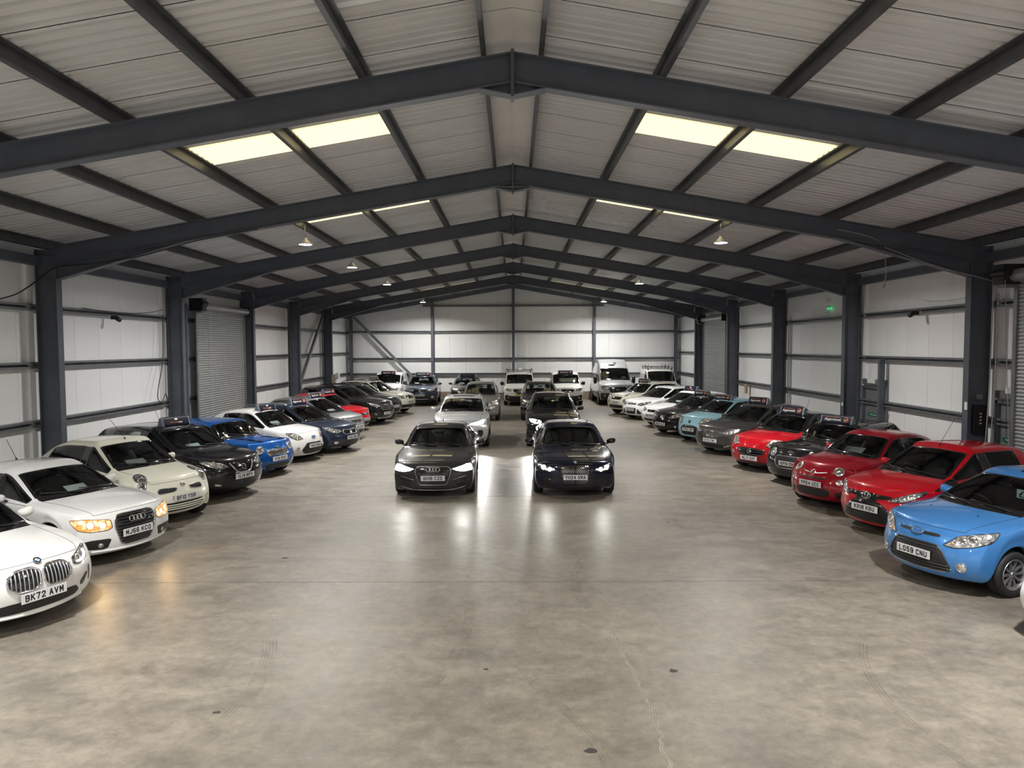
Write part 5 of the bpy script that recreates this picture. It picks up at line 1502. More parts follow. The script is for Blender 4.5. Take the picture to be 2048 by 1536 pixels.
c.patch('air_curtain', GLOSSBLACK, [(.86, .52), (.92, .56), (.96, .38), (.92, .35)], .006, both=True)
c.outline('lower_blade', c.P, [(-.70, .235), (0, .215), (.70, .235)], .020, closed=False, off=.006)
c.plate('BK72 AVM', .425); c.antenna(.9, .3)

# -- white Audi-like hatchback with lit warm headlights
c = Car(SP['a1'], 'white three door hatchback with glowing amber headlights and four ring badge', (-5.90, 10.97), 67, -1)
c.mirrors()
gp = [(-.30, .765), (.30, .765), (.37, .69), (.37, .58), (.28, .33), (.20, .29), (-.20, .29), (-.28, .33), (-.37, .58), (-.37, .69)]
g = c.patch('grille', GLOSSBLACK, gp, .005)[0]
c.outline('grille_surround', SATINCHROME, gp, .010, parent=g)
c.bars('grille_bar', SATIN, gp, [.33 + .045 * j for j in range(10)], .009, g, .009)
c.ringset(.665, 4, .043, .063, parent=g, off=.022)
c.headlight([(.43, .60), (.52, .572), (.78, .575), (.95, .615), (1.15, .735), (.84, .735), (.47, .70)], LENSWARM, [(.58, .64, .045), (.78, .66, .048)], on=LAMPWARM)
c.patch('side_intake', BLACK, [(.42, .43), (.80, .44), (1.05, .42), (1.0, .31), (.50, .27)], .005, both=True)
c.fog(.62, .345, .03)
c.outline('lower_blade', c.P, [(-.80, .255), (-.30, .24), (0, .235), (.30, .24), (.80, .255)], .018, closed=False, off=.004)
c.plate('MJ66 KCO', .475); c.paper(-.05, .34, .22); c.antenna(1.0, .42, .6); c.side_handles()
c.beam(.65, .64, 14, (1.0, .62, .28), 100, 22)

# -- cream supermini
c = Car(SP['micra'], 'cream white rounded supermini with oval lamps and slatted lower grille', (-6.18, 13.22), 63, -1)
c.mirrors(); c.side_handles()
c.headlight(ellipse(.47, .60, .19, .105, 24, -.28), LENSDARK, [(.38, .615, .070), (.52, .585, .05)], soft=0, mode='t')
for pl in ([(.13, .70), (.50, .715), (.58, .66), (.52, .615), (.18, .64)], mirror([(.13, .70), (.50, .715), (.58, .66), (.52, .615), (.18, .64)])):
    g = c.patch('grille', SATIN, pl, .005)[0]
    c.outline('grille_surround', SATINCHROME, pl, .008, parent=g)
    c.bars('grille_bar', BLACK, pl, [(.20 + .04 * j) * (1 if pl[0][0] > 0 else -1) for j in range(9)], .006, g, .009, axis=0)
c.badge('ringbar', .735, .042)
lp = [(-.50, .44), (.50, .44), (.60, .37), (.52, .27), (-.52, .27), (-.60, .37)]
g = c.patch('lower_grille', BLACK, lp, .005)[0]
c.bars('grille_bar', c.P, lp, [.315, .355, .395], .012, g, .008)
c.fog(.76, .42, .036)
c.plate('BF10 YSR', .52); c.paper(-.22, .34, .2); c.antenna(.12, .62, .78)

# -- black electric hatchback
c = Car(SP['leaf'], 'glossy black hatchback with chrome V shaped grille, between cream and blue cars', (-5.95, 15.54), 64, -1)
c.mirrors(GLOSSBLACK)
c.headlight([(.40, .74), (.62, .70), (.88, .76), (1.25, .93), (.98, .90), (.60, .81)], LENSDARK, [(.62, .765, .045), (.82, .81, .04)])
gp = [(-.33, .80), (.33, .80), (.26, .66), (.16, .585), (-.16, .585), (-.26, .66)]
g = c.patch('grille', GLOSSBLACK, gp, .006)[0]
c.outline('chrome_v', SATINCHROME, [(-.36, .80), (-.19, .60), (-.12, .575), (.12, .575), (.19, .60), (.36, .80)], .016, closed=False, parent=g)
c.badge('ringbar', .70, .055, g)
c.patch('fog_light', LENS, [(.60, .36), (.80, .39), (.82, .35), (.62, .32)], .006, both=True)
c.patch('lower_intake', BLACK, [(-.50, .36), (.50, .36), (.42, .24), (-.42, .24)], .004)
c.plate('YL19 MPY', .50); c.paper(-.25, .30, .2); c.antenna(.75, .32, .5)
c.sign('navy warranty sign with fan logo on the glossy black hatchback', 'wise')

# -- blue small car with black stripes
c = Car(SP['minib'], 'bright blue small hatchback with black bonnet stripes and round chrome lamps', (-6.03, 18.13), 66, -1)
c.mirrors()
c.headlight(ellipse(.63, .73, .145, .10, 24, 0), LENS, [(.62, .725, .07)], soft=0)
gp = [(-.36, .71), (.36, .71), (.40, .65), (.34, .57), (-.34, .57), (-.40, .65)]
g = c.patch('grille', BLACK, gp, .004)[0]
c.outline('grille_surround', CHROME, gp, .011, parent=g)
c.bars('grille_bar', CHROME, gp, [.60, .64, .68], .009, g, .011)
c.badge('wings', .765, .05)
c.patch('lower_intake', BLACK, [(-.44, .36), (.44, .36), (.50, .30), (.42, .235), (-.42, .235), (-.50, .30)], .005)
c.fog(.66, .40, .045)
for sg in (1, -1):
    c.patch('bonnet_stripe', GLOSSBLACK, [(.22, sg * .27), (1.06, sg * .36), (1.06, sg * .48), (.24, sg * .41)], .003, 0, mode='t')
c.plate('YF61 RVO', .475); c.antenna(.1, .2)

# -- white Ka
c = Car(SP['ka'], 'white three door city car with large dark trapezoid grille and clear lamps', (-5.80, 20.55), 68, -1)
c.mirrors(); c.side_handles()
c.headlight([(.44, .70), (.68, .68), (.90, .75), (1.10, .90), (.86, .885), (.60, .80)], LENS, [(.62, .745, .04), (.80, .79, .05)])
gp = [(-.36, .50), (-.30, .56), (.30, .56), (.36, .50), (.50, .37), (.40, .27), (-.40, .27), (-.50, .37)]
g = c.patch('grille', BLACK, gp, .006)[0]; c.outline('grille_surround', SATIN, gp, .014, parent=g); c.bars('grille_bar', SATIN, gp, [.33, .40, .47], .008, g)
c.badge('oval', .715, .042); c.fog(.66, .42, .042)
c.plate('YW65 BWD', .475); c.antenna(.05, .08); c.paper(-.3, .26, .2)
c.sign('navy warranty sign with fan logo on the white city car', 'wise', .16)

# -- dark blue estate
c = Car(SP['ceed'], 'dark blue estate with roof rails, between white city car and silver hatchback', (-5.10, 22.30), 66, -1)
c.mirrors(); c.rails()
c.headlight([(.42, .70), (.64, .65), (.86, .69), (1.40, .88), (.95, .85), (.58, .755)], LENS, [(.62, .70, .045), (.80, .73, .045)])
gp = [(-.34, .74), (0, .72), (.34, .74), (.37, .66), (.28, .59), (0, .605), (-.28, .59), (-.37, .66)]
g = c.patch('grille', GLOSSBLACK, gp, .005)[0]; c.outline('grille_surround', SATINCHROME, gp, .009, parent=g)
c.patch('lower_intake', BLACK, [(-.42, .38), (.42, .38), (.50, .30), (.40, .24), (-.40, .24), (-.50, .30)], .005)
c.patch('fog_light', LENS, ellipse(.72, .36, .11, .045), .006, 0, both=True)
c.plate('EV62 RWH', .49)
c.sign('navy Approved sign on the dark blue estate', 'approved', .25)

# -- silver Jazz
c = Car(SP['jazz'], 'silver hatchback with tall windscreen, in the left row beside the dark blue estate', (-5.52, 25.20), 68, -1)
c.mirrors()
c.headlight([(.46, .68), (.70, .67), (.90, .76), (1.15, .93), (.85, .87), (.56, .76)], LENS, [(.66, .73, .05)])
gp = [(-.36, .74), (.36, .74), (.30, .64), (-.30, .64)]
g = c.patch('grille', BLACK, gp, .005)[0]; c.outline('grille_surround', CHROME, gp, .008, parent=g); c.badge('slant', .69, .05, g)
c.patch('lower_intake', BLACK, [(-.48, .37), (.48, .37), (.42, .26), (-.42, .26)], .005)
c.plate('AJ12 OTM', .49); c.paper(-.2, .3)
c.sign('navy Approved sign on the silver hatchback in the left row', 'approved', .20)

# -- red hatchback
c = Car(SP['aygo'], 'red hatchback half hidden behind the silver hatchback in the left row', (-5.86, 28.0), 68, -1)
c.mirrors()
c.headlight([(.44, .70), (.66, .68), (.92, .76), (1.10, .90), (.80, .86)], LENS, [(.66, .75, .045)])
c.patch('grille', GLOSSBLACK, [(-.38, .71), (.38, .71), (.32, .63), (-.32, .63)], .005); c.badge('toyota', .70, .05)
c.patch('lower_intake', BLACK, [(-.48, .40), (.48, .40), (.52, .27), (-.52, .27)], .005)
c.plate('WA20 CZC', .47)
c.sign('navy Approved sign on the red hatchback in the left row', 'approved', .20)

# -- black SUVs
c = Car(SP['tucson'], 'black sport utility car with broad chrome barred grille in the left row', (-5.42, 30.30), 67, -1)
c.mirrors(); c.rails(BLACK)
c.headlight([(.44, .80), (.66, .80), (.90, .86), (1.30, 1.0), (.92, .98), (.54, .90)], LENS, [(.58, .85, .04), (.76, .87, .04)])
gp = [(-.36, .90), (.36, .90), (.44, .82), (.32, .60), (-.32, .60), (-.44, .82)]
g = c.patch('grille', BLACK, gp, .005)[0]; c.bars('grille_bar', CHROME, gp, [.66, .73, .80, .87], .012, g); c.badge('slant', .84, .055, g)
c.patch('fog_light', LENS, [(.66, .50), (.84, .54), (.84, .48), (.68, .46)], .006, both=True)
c.outline('skid_plate', SATINCHROME, [(-.6, .32), (0, .30), (.6, .32)], .035, closed=False)
c.plate('LJ67 TYB', .50)

c = Car(SP['suvblack'], 'black sport utility car between the chrome grilled black one and cream crossover', (-5.42, 32.6), 68, -1)
c.mirrors(); c.rails(BLACK)
c.headlight([(.46, .84), (.68, .82), (.90, .86), (1.15, .98), (.86, .97)], LENS, [(.68, .88, .05)])
gp = [(-.40, .90), (.40, .90), (.36, .76), (-.36, .76)]; g = c.patch('grille', BLACK, gp, .005)[0]; c.bars('grille_bar', SATIN, gp, [.80, .85], .01, g)
c.patch('lower_intake', BLACK, [(-.5, .46), (.5, .46), (.44, .34), (-.44, .34)], .005)
c.plate('YG69 LWZ', .60)

c = Car(SP['yeti'], 'cream white crossover with black lower bumper at the far end of the left row', (-5.12, 35.2), 68, -1)
c.mirrors(); c.rails(BLACK)
c.headlight([(.50, .82), (.72, .80), (.92, .86), (1.10, .97), (.84, .96), (.56, .90)], LENS, [(.70, .87, .055)])
gp = [(-.38, .90), (-.12, .92), (.12, .92), (.38, .90), (.34, .77), (-.34, .77)]; g = c.patch('grille', GLOSSBLACK, gp, .005)[0]; c.outline('grille_surround', CHROME, gp, .009, parent=g); c.badge('disc', .93, .045, g)
c.patch('lower_trim', BLACK, [(-.90, .50), (.90, .50), (.96, .33), (-.96, .33)], .006)
c.outline('skid_plate', SATINCHROME, [(-.7, .33), (0, .31), (.7, .33)], .03, closed=False)
c.plate('YN64 RVX', .615)
c.sign('dark Approved sign on the cream crossover at the end of the left row', 'approved', .2)

# ================================================================== middle, two files of three
c = Car(SP['a4'], 'dark grey saloon with lit white headlights and four ring badge', (-1.75, 15.22), 1.5, -1)
c.mirrors()
gp = [(-.36, .715), (.36, .715), (.42, .64), (.31, .345), (.27, .325), (-.27, .325), (-.31, .345), (-.42, .64)]
g = c.patch('grille', GLOSSBLACK, gp, .005, q=.12)[0]; c.outline('grille_surround', SATINCHROME, gp, .009, parent=g, q=.12)
c.bars('grille_bar', SATIN, gp, [.37 + .052 * j for j in range(7)], .010, g, .009)
c.ringset(.655, 4, .046, .068, parent=g, off=.022)
c.headlight([(.46, .665), (.58, .628), (.74, .605), (.98, .625), (1.02, .735), (.88, .735), (.66, .695)], LENSDARK, [])
for hl in [o for o in c.root.children if o.name.startswith('headlight')]: hl.data.materials[0] = LAMPON
ip = [(.47, .46), (.82, .50), (.86, .47), (.84, .29), (.56, .285)]
for h in c.patch('side_intake', GLOSSBLACK, ip, .005, both=True): pass
c.outline('intake_trim', SATINCHROME, [(.45, .43), (.60, .465), (.84, .505)], .006, closed=False, both=True)
c.outline('intake_trim', SATIN, [(.50, .36), (.80, .385)], .008, closed=False, both=True)
c.patch('lower_intake', BLACK, [(-.44, .265), (.44, .265), (.50, .215), (-.50, .215)], .004)
c.outline('lower_blade', SATINCHROME, [(-.86, .27), (-.52, .215), (0, .205), (.52, .215), (.86, .27)], .007, closed=False)
c.plate('GH16 CZD', .475); c.fin(); c.side_handles()
c.beam(.72, .66, 12, (1, .98, .92), 120, 12)

c = Car(SP['bmw4'], 'midnight blue saloon with lit white headlights and tall dotted kidney grille', (1.33, 15.2), 1.5, 1)
c.mirrors(GLOSSBLACK)
gp = [(-.30, .735), (-.05, .755), (.05, .755), (.30, .735), (.345, .62), (.29, .37), (.22, .335), (-.22, .335), (-.29, .37), (-.345, .62)]
g = c.patch('grille', GLOSSBLACK, gp, .005)[0]
gs = soften(gp, 1); dots = MB(); k = 0
zz = .36
while zz < .74:
    xs_ = span_at(gs, zz)
    if len(xs_) >= 2:
        n_ = 6
        for sg in (-1, 1):
            for j in range(n_):
                a = .035 + j * .048 + (k % 2) * .024
                if a < xs_[-1] - .012:
                    p, n, r, u = c.frame_at(sg * a, zz); dots.beam(p + n * .009 - r * .011, p + n * .009 + r * .011, .008, .008, u)
    zz += .030; k += 1
tag(dots.build('grille_studs', CHROME, g), kind='stuff')
c.badge('roundel', .80, .042)
c.headlight([(.46, .625), (.64, .60), (.82, .635), (1.0, .70), (.96, .745), (.70, .70), (.50, .67)], LENSDARK, [(.80, .675, .05), (.62, .645, .045)], on=LAMPON, drl=[(.50, .648), (.66, .63), (.82, .655), (.95, .705)])
c.patch('side_intake', GLOSSBLACK, [(.50, .42), (.76, .46), (.86, .40), (.80, .25), (.52, .24)], .005, both=True)
c.patch('lower_intake', BLACK, [(-.42, .29), (.42, .29), (.48, .22), (-.48, .22)], .004)
c.plate('YH24 XRA', .49); c.fin(); c.side_handles()
c.beam(.72, .66, 12, (1, .98, .90), 120, 12)

c = Car(SP['byd'], 'pale ice silver sport utility car with lit headlights behind the dark grey saloon', (-1.72, 22.75), 1.0, -1)
c.mirrors(); c.rails()
c.headlight([(.34, .80), (.60, .78), (.84, .82), (1.0, .92), (.92, .93), (.60, .865), (.34, .825)], LENS, [(.70, .83, .03)])
for hl in [o for o in c.root.children if o.name.startswith('headlight')]: hl.data.materials[0] = LAMPON
c.outline('light_bar', SATINCHROME, [(-.34, .815), (.34, .815)], .012, closed=False)
c.patch('side_intake', GLOSSBLACK, [(.60, .62), (.84, .62), (.88, .50), (.80, .40), (.66, .42)], .006, both=True)
c.patch('lower_intake', BLACK, [(-.5, .46), (.5, .46), (.44, .34), (-.44, .34)], .005); c.plate(None, .58)
# roof glass panel
c.patch('sunroof', GLOSSBLACK, [(2.1, -.42), (2.1, .42), (3.0, .42), (3.0, -.42)], .004, 1, mode='t')
c.beam(.72, .83, 300, (1, .98, .95), 60, 4)

c = Car(SP['outl'], 'pale silver sport utility car standing third in the left middle file', (-1.50, 31.2), 0.5, -1)
c.mirrors(); c.rails()
c.headlight([(.46, .86), (.66, .84), (.88, .87), (1.1, .96), (.84, .96), (.52, .90)], LENS, [(.62, .88, .04), (.80, .90, .04)])
gp = [(-.46, .90), (.46, .90), (.40, .78), (-.40, .78)]; g = c.patch('grille', GLOSSBLACK, gp, .005)[0]; c.bars('grille_bar', CHROME, gp, [.81, .87], .012, g)
c.outline('bumper_trim', CHROME, [(.46, .80), (.60, .60), (.56, .44)], .018, closed=False, both=True)
c.patch('lower_intake', BLACK, [(-.5, .58), (.5, .58), (.54, .36), (-.54, .36)], .005); c.plate(None, .66); c.fog(.72, .50, .04)

c = Car(SP['xtrail'], 'black sport utility car with roof rails behind the midnight blue saloon', (1.30, 22.75), 1.0, 1)
c.mirrors(GLOSSBLACK); c.rails(SATIN)
c.headlight([(.46, .86), (.68, .84), (.88, .87), (1.02, .95), (.84, .96), (.52, .91)], LENS, [(.66, .89, .045)], drl=[(.48, .85), (.70, .83), (.92, .87)])
for hl in [o for o in c.root.children if o.name.startswith('headlight')]: hl.data.materials[0] = LAMPON
c.outline('running_strip', LAMPON, [(.46, .83), (.62, .70), (.58, .62)], .014, closed=False, both=True)
c.patch('grille', GLOSSBLACK, [(-.42, .90), (.42, .90), (.36, .72), (-.36, .72)], .005); c.patch('lower_intake', BLACK, [(-.5, .5), (.5, .5), (.5, .36), (-.5, .36)], .005); c.plate(None, .60)
p, n = c.surf.hit(1.62, .02, 't')
c.disc('windscreen_disc', p + n * .006, n, .05, mat('tax_disc_green', (0.45, 0.5, 0.2), 0.5), c.root, .05)
c.beam(.72, .86, 300, (1, .98, .95), 60, 4)

c = Car(SP['greysuv'], 'charcoal sport utility car standing third in the right middle file', (1.22, 31.2), 0.5, 1)
c.mirrors(); c.rails(SATIN)
c.headlight([(.46, .86), (.66, .84), (.88, .87), (1.1, .96), (.84, .96), (.52, .90)], LENS, [(.62, .88, .04), (.80, .90, .04)])
c.patch('grille', GLOSSBLACK, [(-.46, .90), (.46, .90), (.40, .72), (-.40, .72)], .005); c.patch('lower_intake', BLACK, [(-.5, .5), (.5, .5), (.5, .36), (-.5, .36)], .005); c.plate(None, .62); c.fog(.74, .52, .05)

# ================================================================== far row against the end wall
def combo_front(c, plate_t, yellow=False):
    c.mirrors(BLACK, 1.1, 1.35, .85)
    c.headlight([(.52, .86), (.74, .84), (.92, .88), (1.06, .98), (.86, .98), (.58, .92)], LENSDARK, [(.70, .90, .05)])
    gp = [(-.40, .94), (.40, .94), (.44, .88), (.28, .74), (-.28, .74), (-.44, .88)]; g = c.patch('grille', GLOSSBLACK, gp, .006)[0]
    c.badge('bolt', .87, .055, g)
    c.patch('lower_bumper', BLACK, [(-1.0, .62), (-.86, .62), (-.60, .56), (.60, .56), (.86, .62), (1.0, .62), (1.05, .27), (-1.05, .27)], .008)
    c.plate(plate_t, .64, yellow=yellow); c.fog(.74, .46, .035)
    for sg in (-1, 1): c.outline('side_moulding', BLACK, [(1.35, .52), (2.5, .52)], .03, closed=False, mode='l' if sg > 0 else 'r')
c = Car(SP['combo1'], 'white panel van with roof rack and yellow number plate against the far wall', (.35, 39.6), 0, 1, 'van', 'panel_van')
combo_front(c, 'YT19 KHB', True)
S = SP['combo1']
for k, xd in enumerate((1.9, 2.8, 3.7)):
    zr = c.surf.hit(xd, 0, 't')[0].z + .10
    m = MB().beam((S['L'] / 2 - xd, -.80, zr), (S['L'] / 2 - xd, .80, zr), .06, .035)
    for sg in (-1, 1): m.beam((S['L'] / 2 - xd, sg * .66, zr - .16), (S['L'] / 2 - xd, sg * .66, zr), .05, .05, (1, 0, 0))
    m.build('roof_bar', GALV, c.root)
m = MB()
for sg in (-1, 1): m.tube([(S['L'] / 2 - 1.75, sg * .74, zr + .06), (S['L'] / 2 - 3.9, sg * .74, zr + .06)], .03, 8)
m.build('rack_side_tube', SATIN, c.root)
MB().ellipsoid((S['L'] / 2 - 1.9, .05, zr + .06), (.08, .10, .09), 10, 8).build('beacon', PAPER, c.root, True)
c = Car(SP['combo2'], 'white panel van with a roof sign, beside the silver high roof van', (3.03, 39.6), 0, 1, 'van', 'panel_van')
combo_front(c, None)
c.paper(.1, 1.0, .35)
c.sign('dark red trimmed Approved sign on the white panel van beside the silver van', 'approved', .15, .8)
c = Car(SP['transit'], 'tall silver high roof van with black grille and bumper against the far wall', (5.85, 39.7), 0, 1, 'van', 'panel_van')
c.mirrors(BLACK, 1.35, 2.3, .62)
c.headlight([(.58, .92), (.78, .88), (.95, .96), (1.04, 1.12), (.84, 1.13), (.60, 1.04)], LENSDARK, [(.76, 1.0, .06)])
gp = [(-.44, 1.04), (.44, 1.04), (.54, .95), (.40, .74), (-.40, .74), (-.54, .95)]; g = c.patch('grille', GLOSSBLACK, gp, .007)[0]; c.outline('grille_surround', SATIN, gp, .02, parent=g); c.bars('grille_bar', SATIN, gp, [.83, .92], .02, g)
c.badge('oval', .90, .055, g)
c.patch('lower_bumper', BLACK, [(-1.15, .70), (-.50, .70), (.50, .70), (1.15, .70), (1.2, .30), (-1.2, .30)], .009); c.fog(.80, .56, .04)
for sg in (-1, 1): c.outline('side_moulding', BLACK, [(1.5, .62), (3.4, .62)], .04, closed=False, mode='l' if sg > 0 else 'r')
c.paper(.5, .25)
p, n = c.surf.hit(1.95, -.1, 't'); MB().ellipsoid(p + Vector((0, 0, .04)), (.12, .2, .05), 12, 8).build('roof_beacon', PAPER, c.root, True)
c = Car(SP['t5'], 'white van with ladder bars on its roof, far right against the end wall', (8.55, 39.9), 2, 1, 'van', 'panel_van')
c.mirrors(BLACK, 1.2, 1.9, .7)
c.headlight([(.56, .92), (.80, .90), (.98, .96), (1.02, 1.06), (.62, 1.04)], LENS, [(.78, .97, .06)]); c.patch('grille', BLACK, [(-.5, 1.02), (.5, 1.02), (.5, .92), (-.5, .92)], .006)
c.patch('lower_bumper', BLACK, [(-1.0, .6), (1.0, .6), (1.0, .3), (-1.0, .3)], .008); c.plate(None, .66)
S = SP['t5']
for xd in (1.95, 3.0, 4.0):
    zr = c.surf.hit(xd, 0, 't')[0].z + .09
    m = MB().beam((S['L'] / 2 - xd, -.78, zr), (S['L'] / 2 - xd, .78, zr), .05, .03)
    for sg in (-1, 1):
        m.beam((S['L'] / 2 - xd, sg * .68, zr - .14), (S['L'] / 2 - xd, sg * .68, zr), .05, .05, (1, 0, 0))
        for yy in (.72, .5): m.beam((S['L'] / 2 - xd, sg * yy, zr), (S['L'] / 2 - xd - .03, sg * yy, zr + .14), .03, .02, (1, 0, 0))
    m.build('roof_bar', SATIN, c.root)
c = Car(SP['berlingo'], 'white panel van in the far left corner behind the cream crossover', (-7.45, 40.6), 0, -1, 'van', 'panel_van')
c.mirrors(BLACK, 1.1, 1.35, .85)
c.headlight([(.52, .86), (.74, .84), (.92, .88), (1.06, .98), (.86, .98)], LENS, [(.74, .90, .05)]); c.patch('lower_bumper', BLACK, [(-1.0, .6), (1.0, .6), (1.0, .3), (-1.0, .3)], .008); c.plate(None, .6)
c.sign('dark Approved sign on the white van in the far left corner', 'approved', .12, .8)
c = Car(SP['rav4'], 'slate blue sport utility car with a roof sign against the far wall', (-5.25, 39.7), 2, -1)
c.mirrors(); c.rails(BLACK)
c.headlight([(.40, .86), (.66, .82), (.90, .86), (1.10, .97), (.84, .97), (.50, .91)], LENS, [(.62, .87, .05), (.82, .90, .05)])
gp = [(-.42, .93), (0, .90), (.42, .93), (.36, .82), (0, .79), (-.36, .82)]; g = c.patch('grille', GLOSSBLACK, gp, .006)[0]; c.badge('toyota', .86, .055, g)
c.patch('lower_intake', BLACK, [(-.62, .54), (.62, .54), (.70, .36), (-.70, .36)], .006); c.fog(.80, .52, .06); c.plate('MW64 NJK', .62)
c.outline('skid_plate', SATINCHROME, [(-.55, .40), (0, .385), (.55, .40)], .018, closed=False); c.paper(-.3, .25)
c.sign('dark Approved sign on the slate blue sport utility car', 'approved', .2, .8)
c = Car(SP['qash'], 'charcoal sport utility car with a plain dark roof sign against the far wall', (-2.65, 39.8), 2, -1)
c.mirrors(); c.rails()
c.headlight([(.46, .84), (.66, .80), (.90, .86), (1.15, .98), (.86, .97), (.52, .91)], LENS, [(.66, .87, .05)]); c.patch('grille', GLOSSBLACK, [(-.40, .90), (.40, .90), (.30, .74), (-.30, .74)], .006); c.plate(None, .6)
c.outline('grille_surround', CHROME, [(-.36, .93), (-.14, .74), (.14, .74), (.36, .93)], .02, closed=False); c.paper(-.3, .28)
c.sign('plain dark roof sign on the charcoal sport utility car by the far wall', 'dark', .2, .85)

# ================================================================== right row, farthest first
c = Car(SP['juke'], 'cream white crossover with round lower lamps at the far end of the right row', (4.92, 34.2), 57, 1)
c.mirrors()
c.headlight(ellipse(.62, .70, .12, .11), LENS, [(.62, .70, .07)], soft=0)
c.patch('lamp_strip', LENSDARK, [(.52, .95), (.72, .94), (1.05, 1.03), (.90, 1.05)], .008, both=True)
gp = [(-.46, .90), (.46, .90), (.34, .76), (-.34, .76)]; g = c.patch('grille', GLOSSBLACK, gp, .005)[0]; c.badge('ringbar', .84, .055, g)
c.patch('lower_intake', BLACK, [(-.66, .50), (.66, .50), (.74, .34), (-.74, .34)], .005); c.plate('EY63 WFX', .62)
c.sign('small pale Approved sign on the cream crossover in the right row', 'approved', .2)
c = Car(SP['focw'], 'white hatchback with three black lower grille openings in the right row', (5.25, 31.9), 57, 1)
c.mirrors()
c.headlight([(.42, .70), (.66, .67), (.92, .73), (1.35, .90), (.95, .86), (.56, .77)], LENSDARK, [(.62, .72, .045), (.82, .76, .045)])
c.patch('upper_grille', GLOSSBLACK, [(-.36, .755), (.36, .755), (.32, .70), (-.32, .70)], .005); c.badge('oval', .745, .04)
c.outline('grille_surround', CHROME, [(-.36, .755), (.36, .755)], .01, closed=False)
c.patch('lower_grille', BLACK, [(-.36, .56), (.36, .56), (.30, .28), (-.30, .28)], .005, q=.1)
c.patch('side_grille', BLACK, [(.44, .54), (.72, .30), (.40, .29)], .005, both=True, q=.1); c.plate('MC12 PHA', .475)
c = Car(SP['leon'], 'white hatchback with slim black grille, beside the black car in the right row', (5.55, 28.78), 60, 1)
c.mirrors(); c.paper(.2, .3)
c.headlight([(.42, .70), (.62, .66), (.84, .68), (1.10, .79), (.84, .78), (.48, .745)], LENS, [(.58, .71, .04), (.76, .72, .04)])
gp = [(-.32, .735), (.32, .735), (.26, .635), (-.26, .635)]; g = c.patch('grille', GLOSSBLACK, gp, .005)[0]; c.badge('ess', .69, .045, g)
c.patch('lower_intake', BLACK, [(-.60, .38), (.60, .38), (.52, .27), (-.52, .27)], .005); c.plate('SC17 OXX', .50)
c.sign('navy warranty sign with fan logo on the white hatchback in the right row', 'wise', .3)
c = Car(SP['clio'], 'glossy black hatchback beside the pale blue city car in the right row', (5.45, 26.25), 60, 1)
c.mirrors(GLOSSBLACK)
c.headlight([(.36, .69), (.62, .66), (.88, .72), (1.20, .88), (.90, .86), (.56, .78)], LENSDARK, [(.60, .72, .045), (.80, .76, .05)])
c.patch('grille', GLOSSBLACK, [(-.34, .74), (.34, .74), (.28, .62), (-.28, .62)], .005); c.badge('disc', .70, .06)
c.patch('lower_intake', BLACK, [(-.56, .38), (.56, .38), (.50, .26), (-.50, .26)], .005); c.plate('WK12 YLR', .44); c.fog(.74, .36, .04)
c.sign('navy Approved sign on the glossy black hatchback in the right row', 'approved', .25)
c = Car(SP['c1'], 'pale sky blue city car with large oval headlights in the right row', (5.98, 24.2), 58, 1)
c.mirrors(); c.antenna(.08, .1)
c.headlight([(.44, .70), (.62, .64), (.84, .70), (1.02, .88), (.86, .93), (.60, .85)], LENS, [(.62, .74, .05), (.78, .80, .055)])
gp = [(-.34, .60), (-.20, .62), (.20, .62), (.34, .60), (.46, .46), (.40, .30), (.30, .26), (-.30, .26), (-.40, .30), (-.46, .46)]
g = c.patch('grille', BLACK, gp, .006)[0]; c.outline('grille_surround', c.P, gp, .014, parent=g); c.bars('grille_bar', CHROME, gp, [.575], .009, g)
SP['c1']['badgemat'] = GLOSSBLACK; c.badge('chevron', .73, .06)
c.plate('FY63 YNP', .465)
c.sign('navy Approved sign on the pale sky blue city car', 'approved', .2)
c = Car(SP['focg'], 'warm grey hatchback with chrome barred grille in the right row', (5.97, 21.45), 57, 1)
c.mirrors()
gp = [(-.30, .72), (.30, .72), (.35, .62), (.30, .52), (-.30, .52), (-.35, .62)]; g = c.patch('grille', GLOSSBLACK, gp, .005)[0]; c.bars('grille_bar', CHROME, gp, [.55, .585, .62, .655, .69], .007, g)
c.headlight([(.46, .69), (.66, .66), (.90, .71), (1.30, .84), (.95, .82), (.52, .735)], LENS, [(.60, .69, .035), (.76, .70, .035)])
c.patch('lower_intake', BLACK, [(-.50, .36), (.50, .36), (.44, .25), (-.44, .25)], .005); c.outline('fog_trim', CHROME, [(.50, .28), (.68, .33), (.86, .36)], .016, closed=False, both=True)
c.plate('EF15 ZWL', .455); c.antenna(.9, .3, .4)
c.sign('navy Approved sign on the warm grey hatchback', 'approved', .3)
c = Car(SP['adam'], 'red small hatchback with black roof in the right row', (6.20, 18.58), 56, 1)
c.mirrors(GLOSSBLACK)
for md in 'l': pass
gp = [(-.50, .60), (-.20, .635), (.20, .635), (.50, .60), (.42, .49), (.22, .42), (-.22, .42), (-.42, .49)]
g = c.patch('grille', GLOSSBLACK, gp, .006)[0]; c.badge('griffin', .555, .06, g); c.bars('grille_bar', SATIN, gp, [.47, .53, .59], .006, g)
c.headlight([(.50, .72), (.66, .68), (.84, .72), (1.05, .86), (.92, .90), (.66, .83)], LENS, [(.66, .755, .045), (.82, .81, .05)])
c.fog(.68, .48, .045)
c.patch('lower_intake', BLACK, [(-.56, .27), (.56, .27), (.56, .20), (-.56, .20)], .005); c.plate('NL17 SUF', .365); c.antenna(.8, .35, .45)
c.sign('navy Approved sign on the red hatchback with black roof', 'approved', .22)
c = Car(SP['minig'], 'graphite black small hatchback with bonnet scoop and round lamps in the right row', (6.47, 16.6), 58, 1)
c.mirrors(GLOSSBLACK)
c.headlight(ellipse(.63, .75, .145, .105, 24, 0), LENS, [(.62, .745, .07)], soft=0)
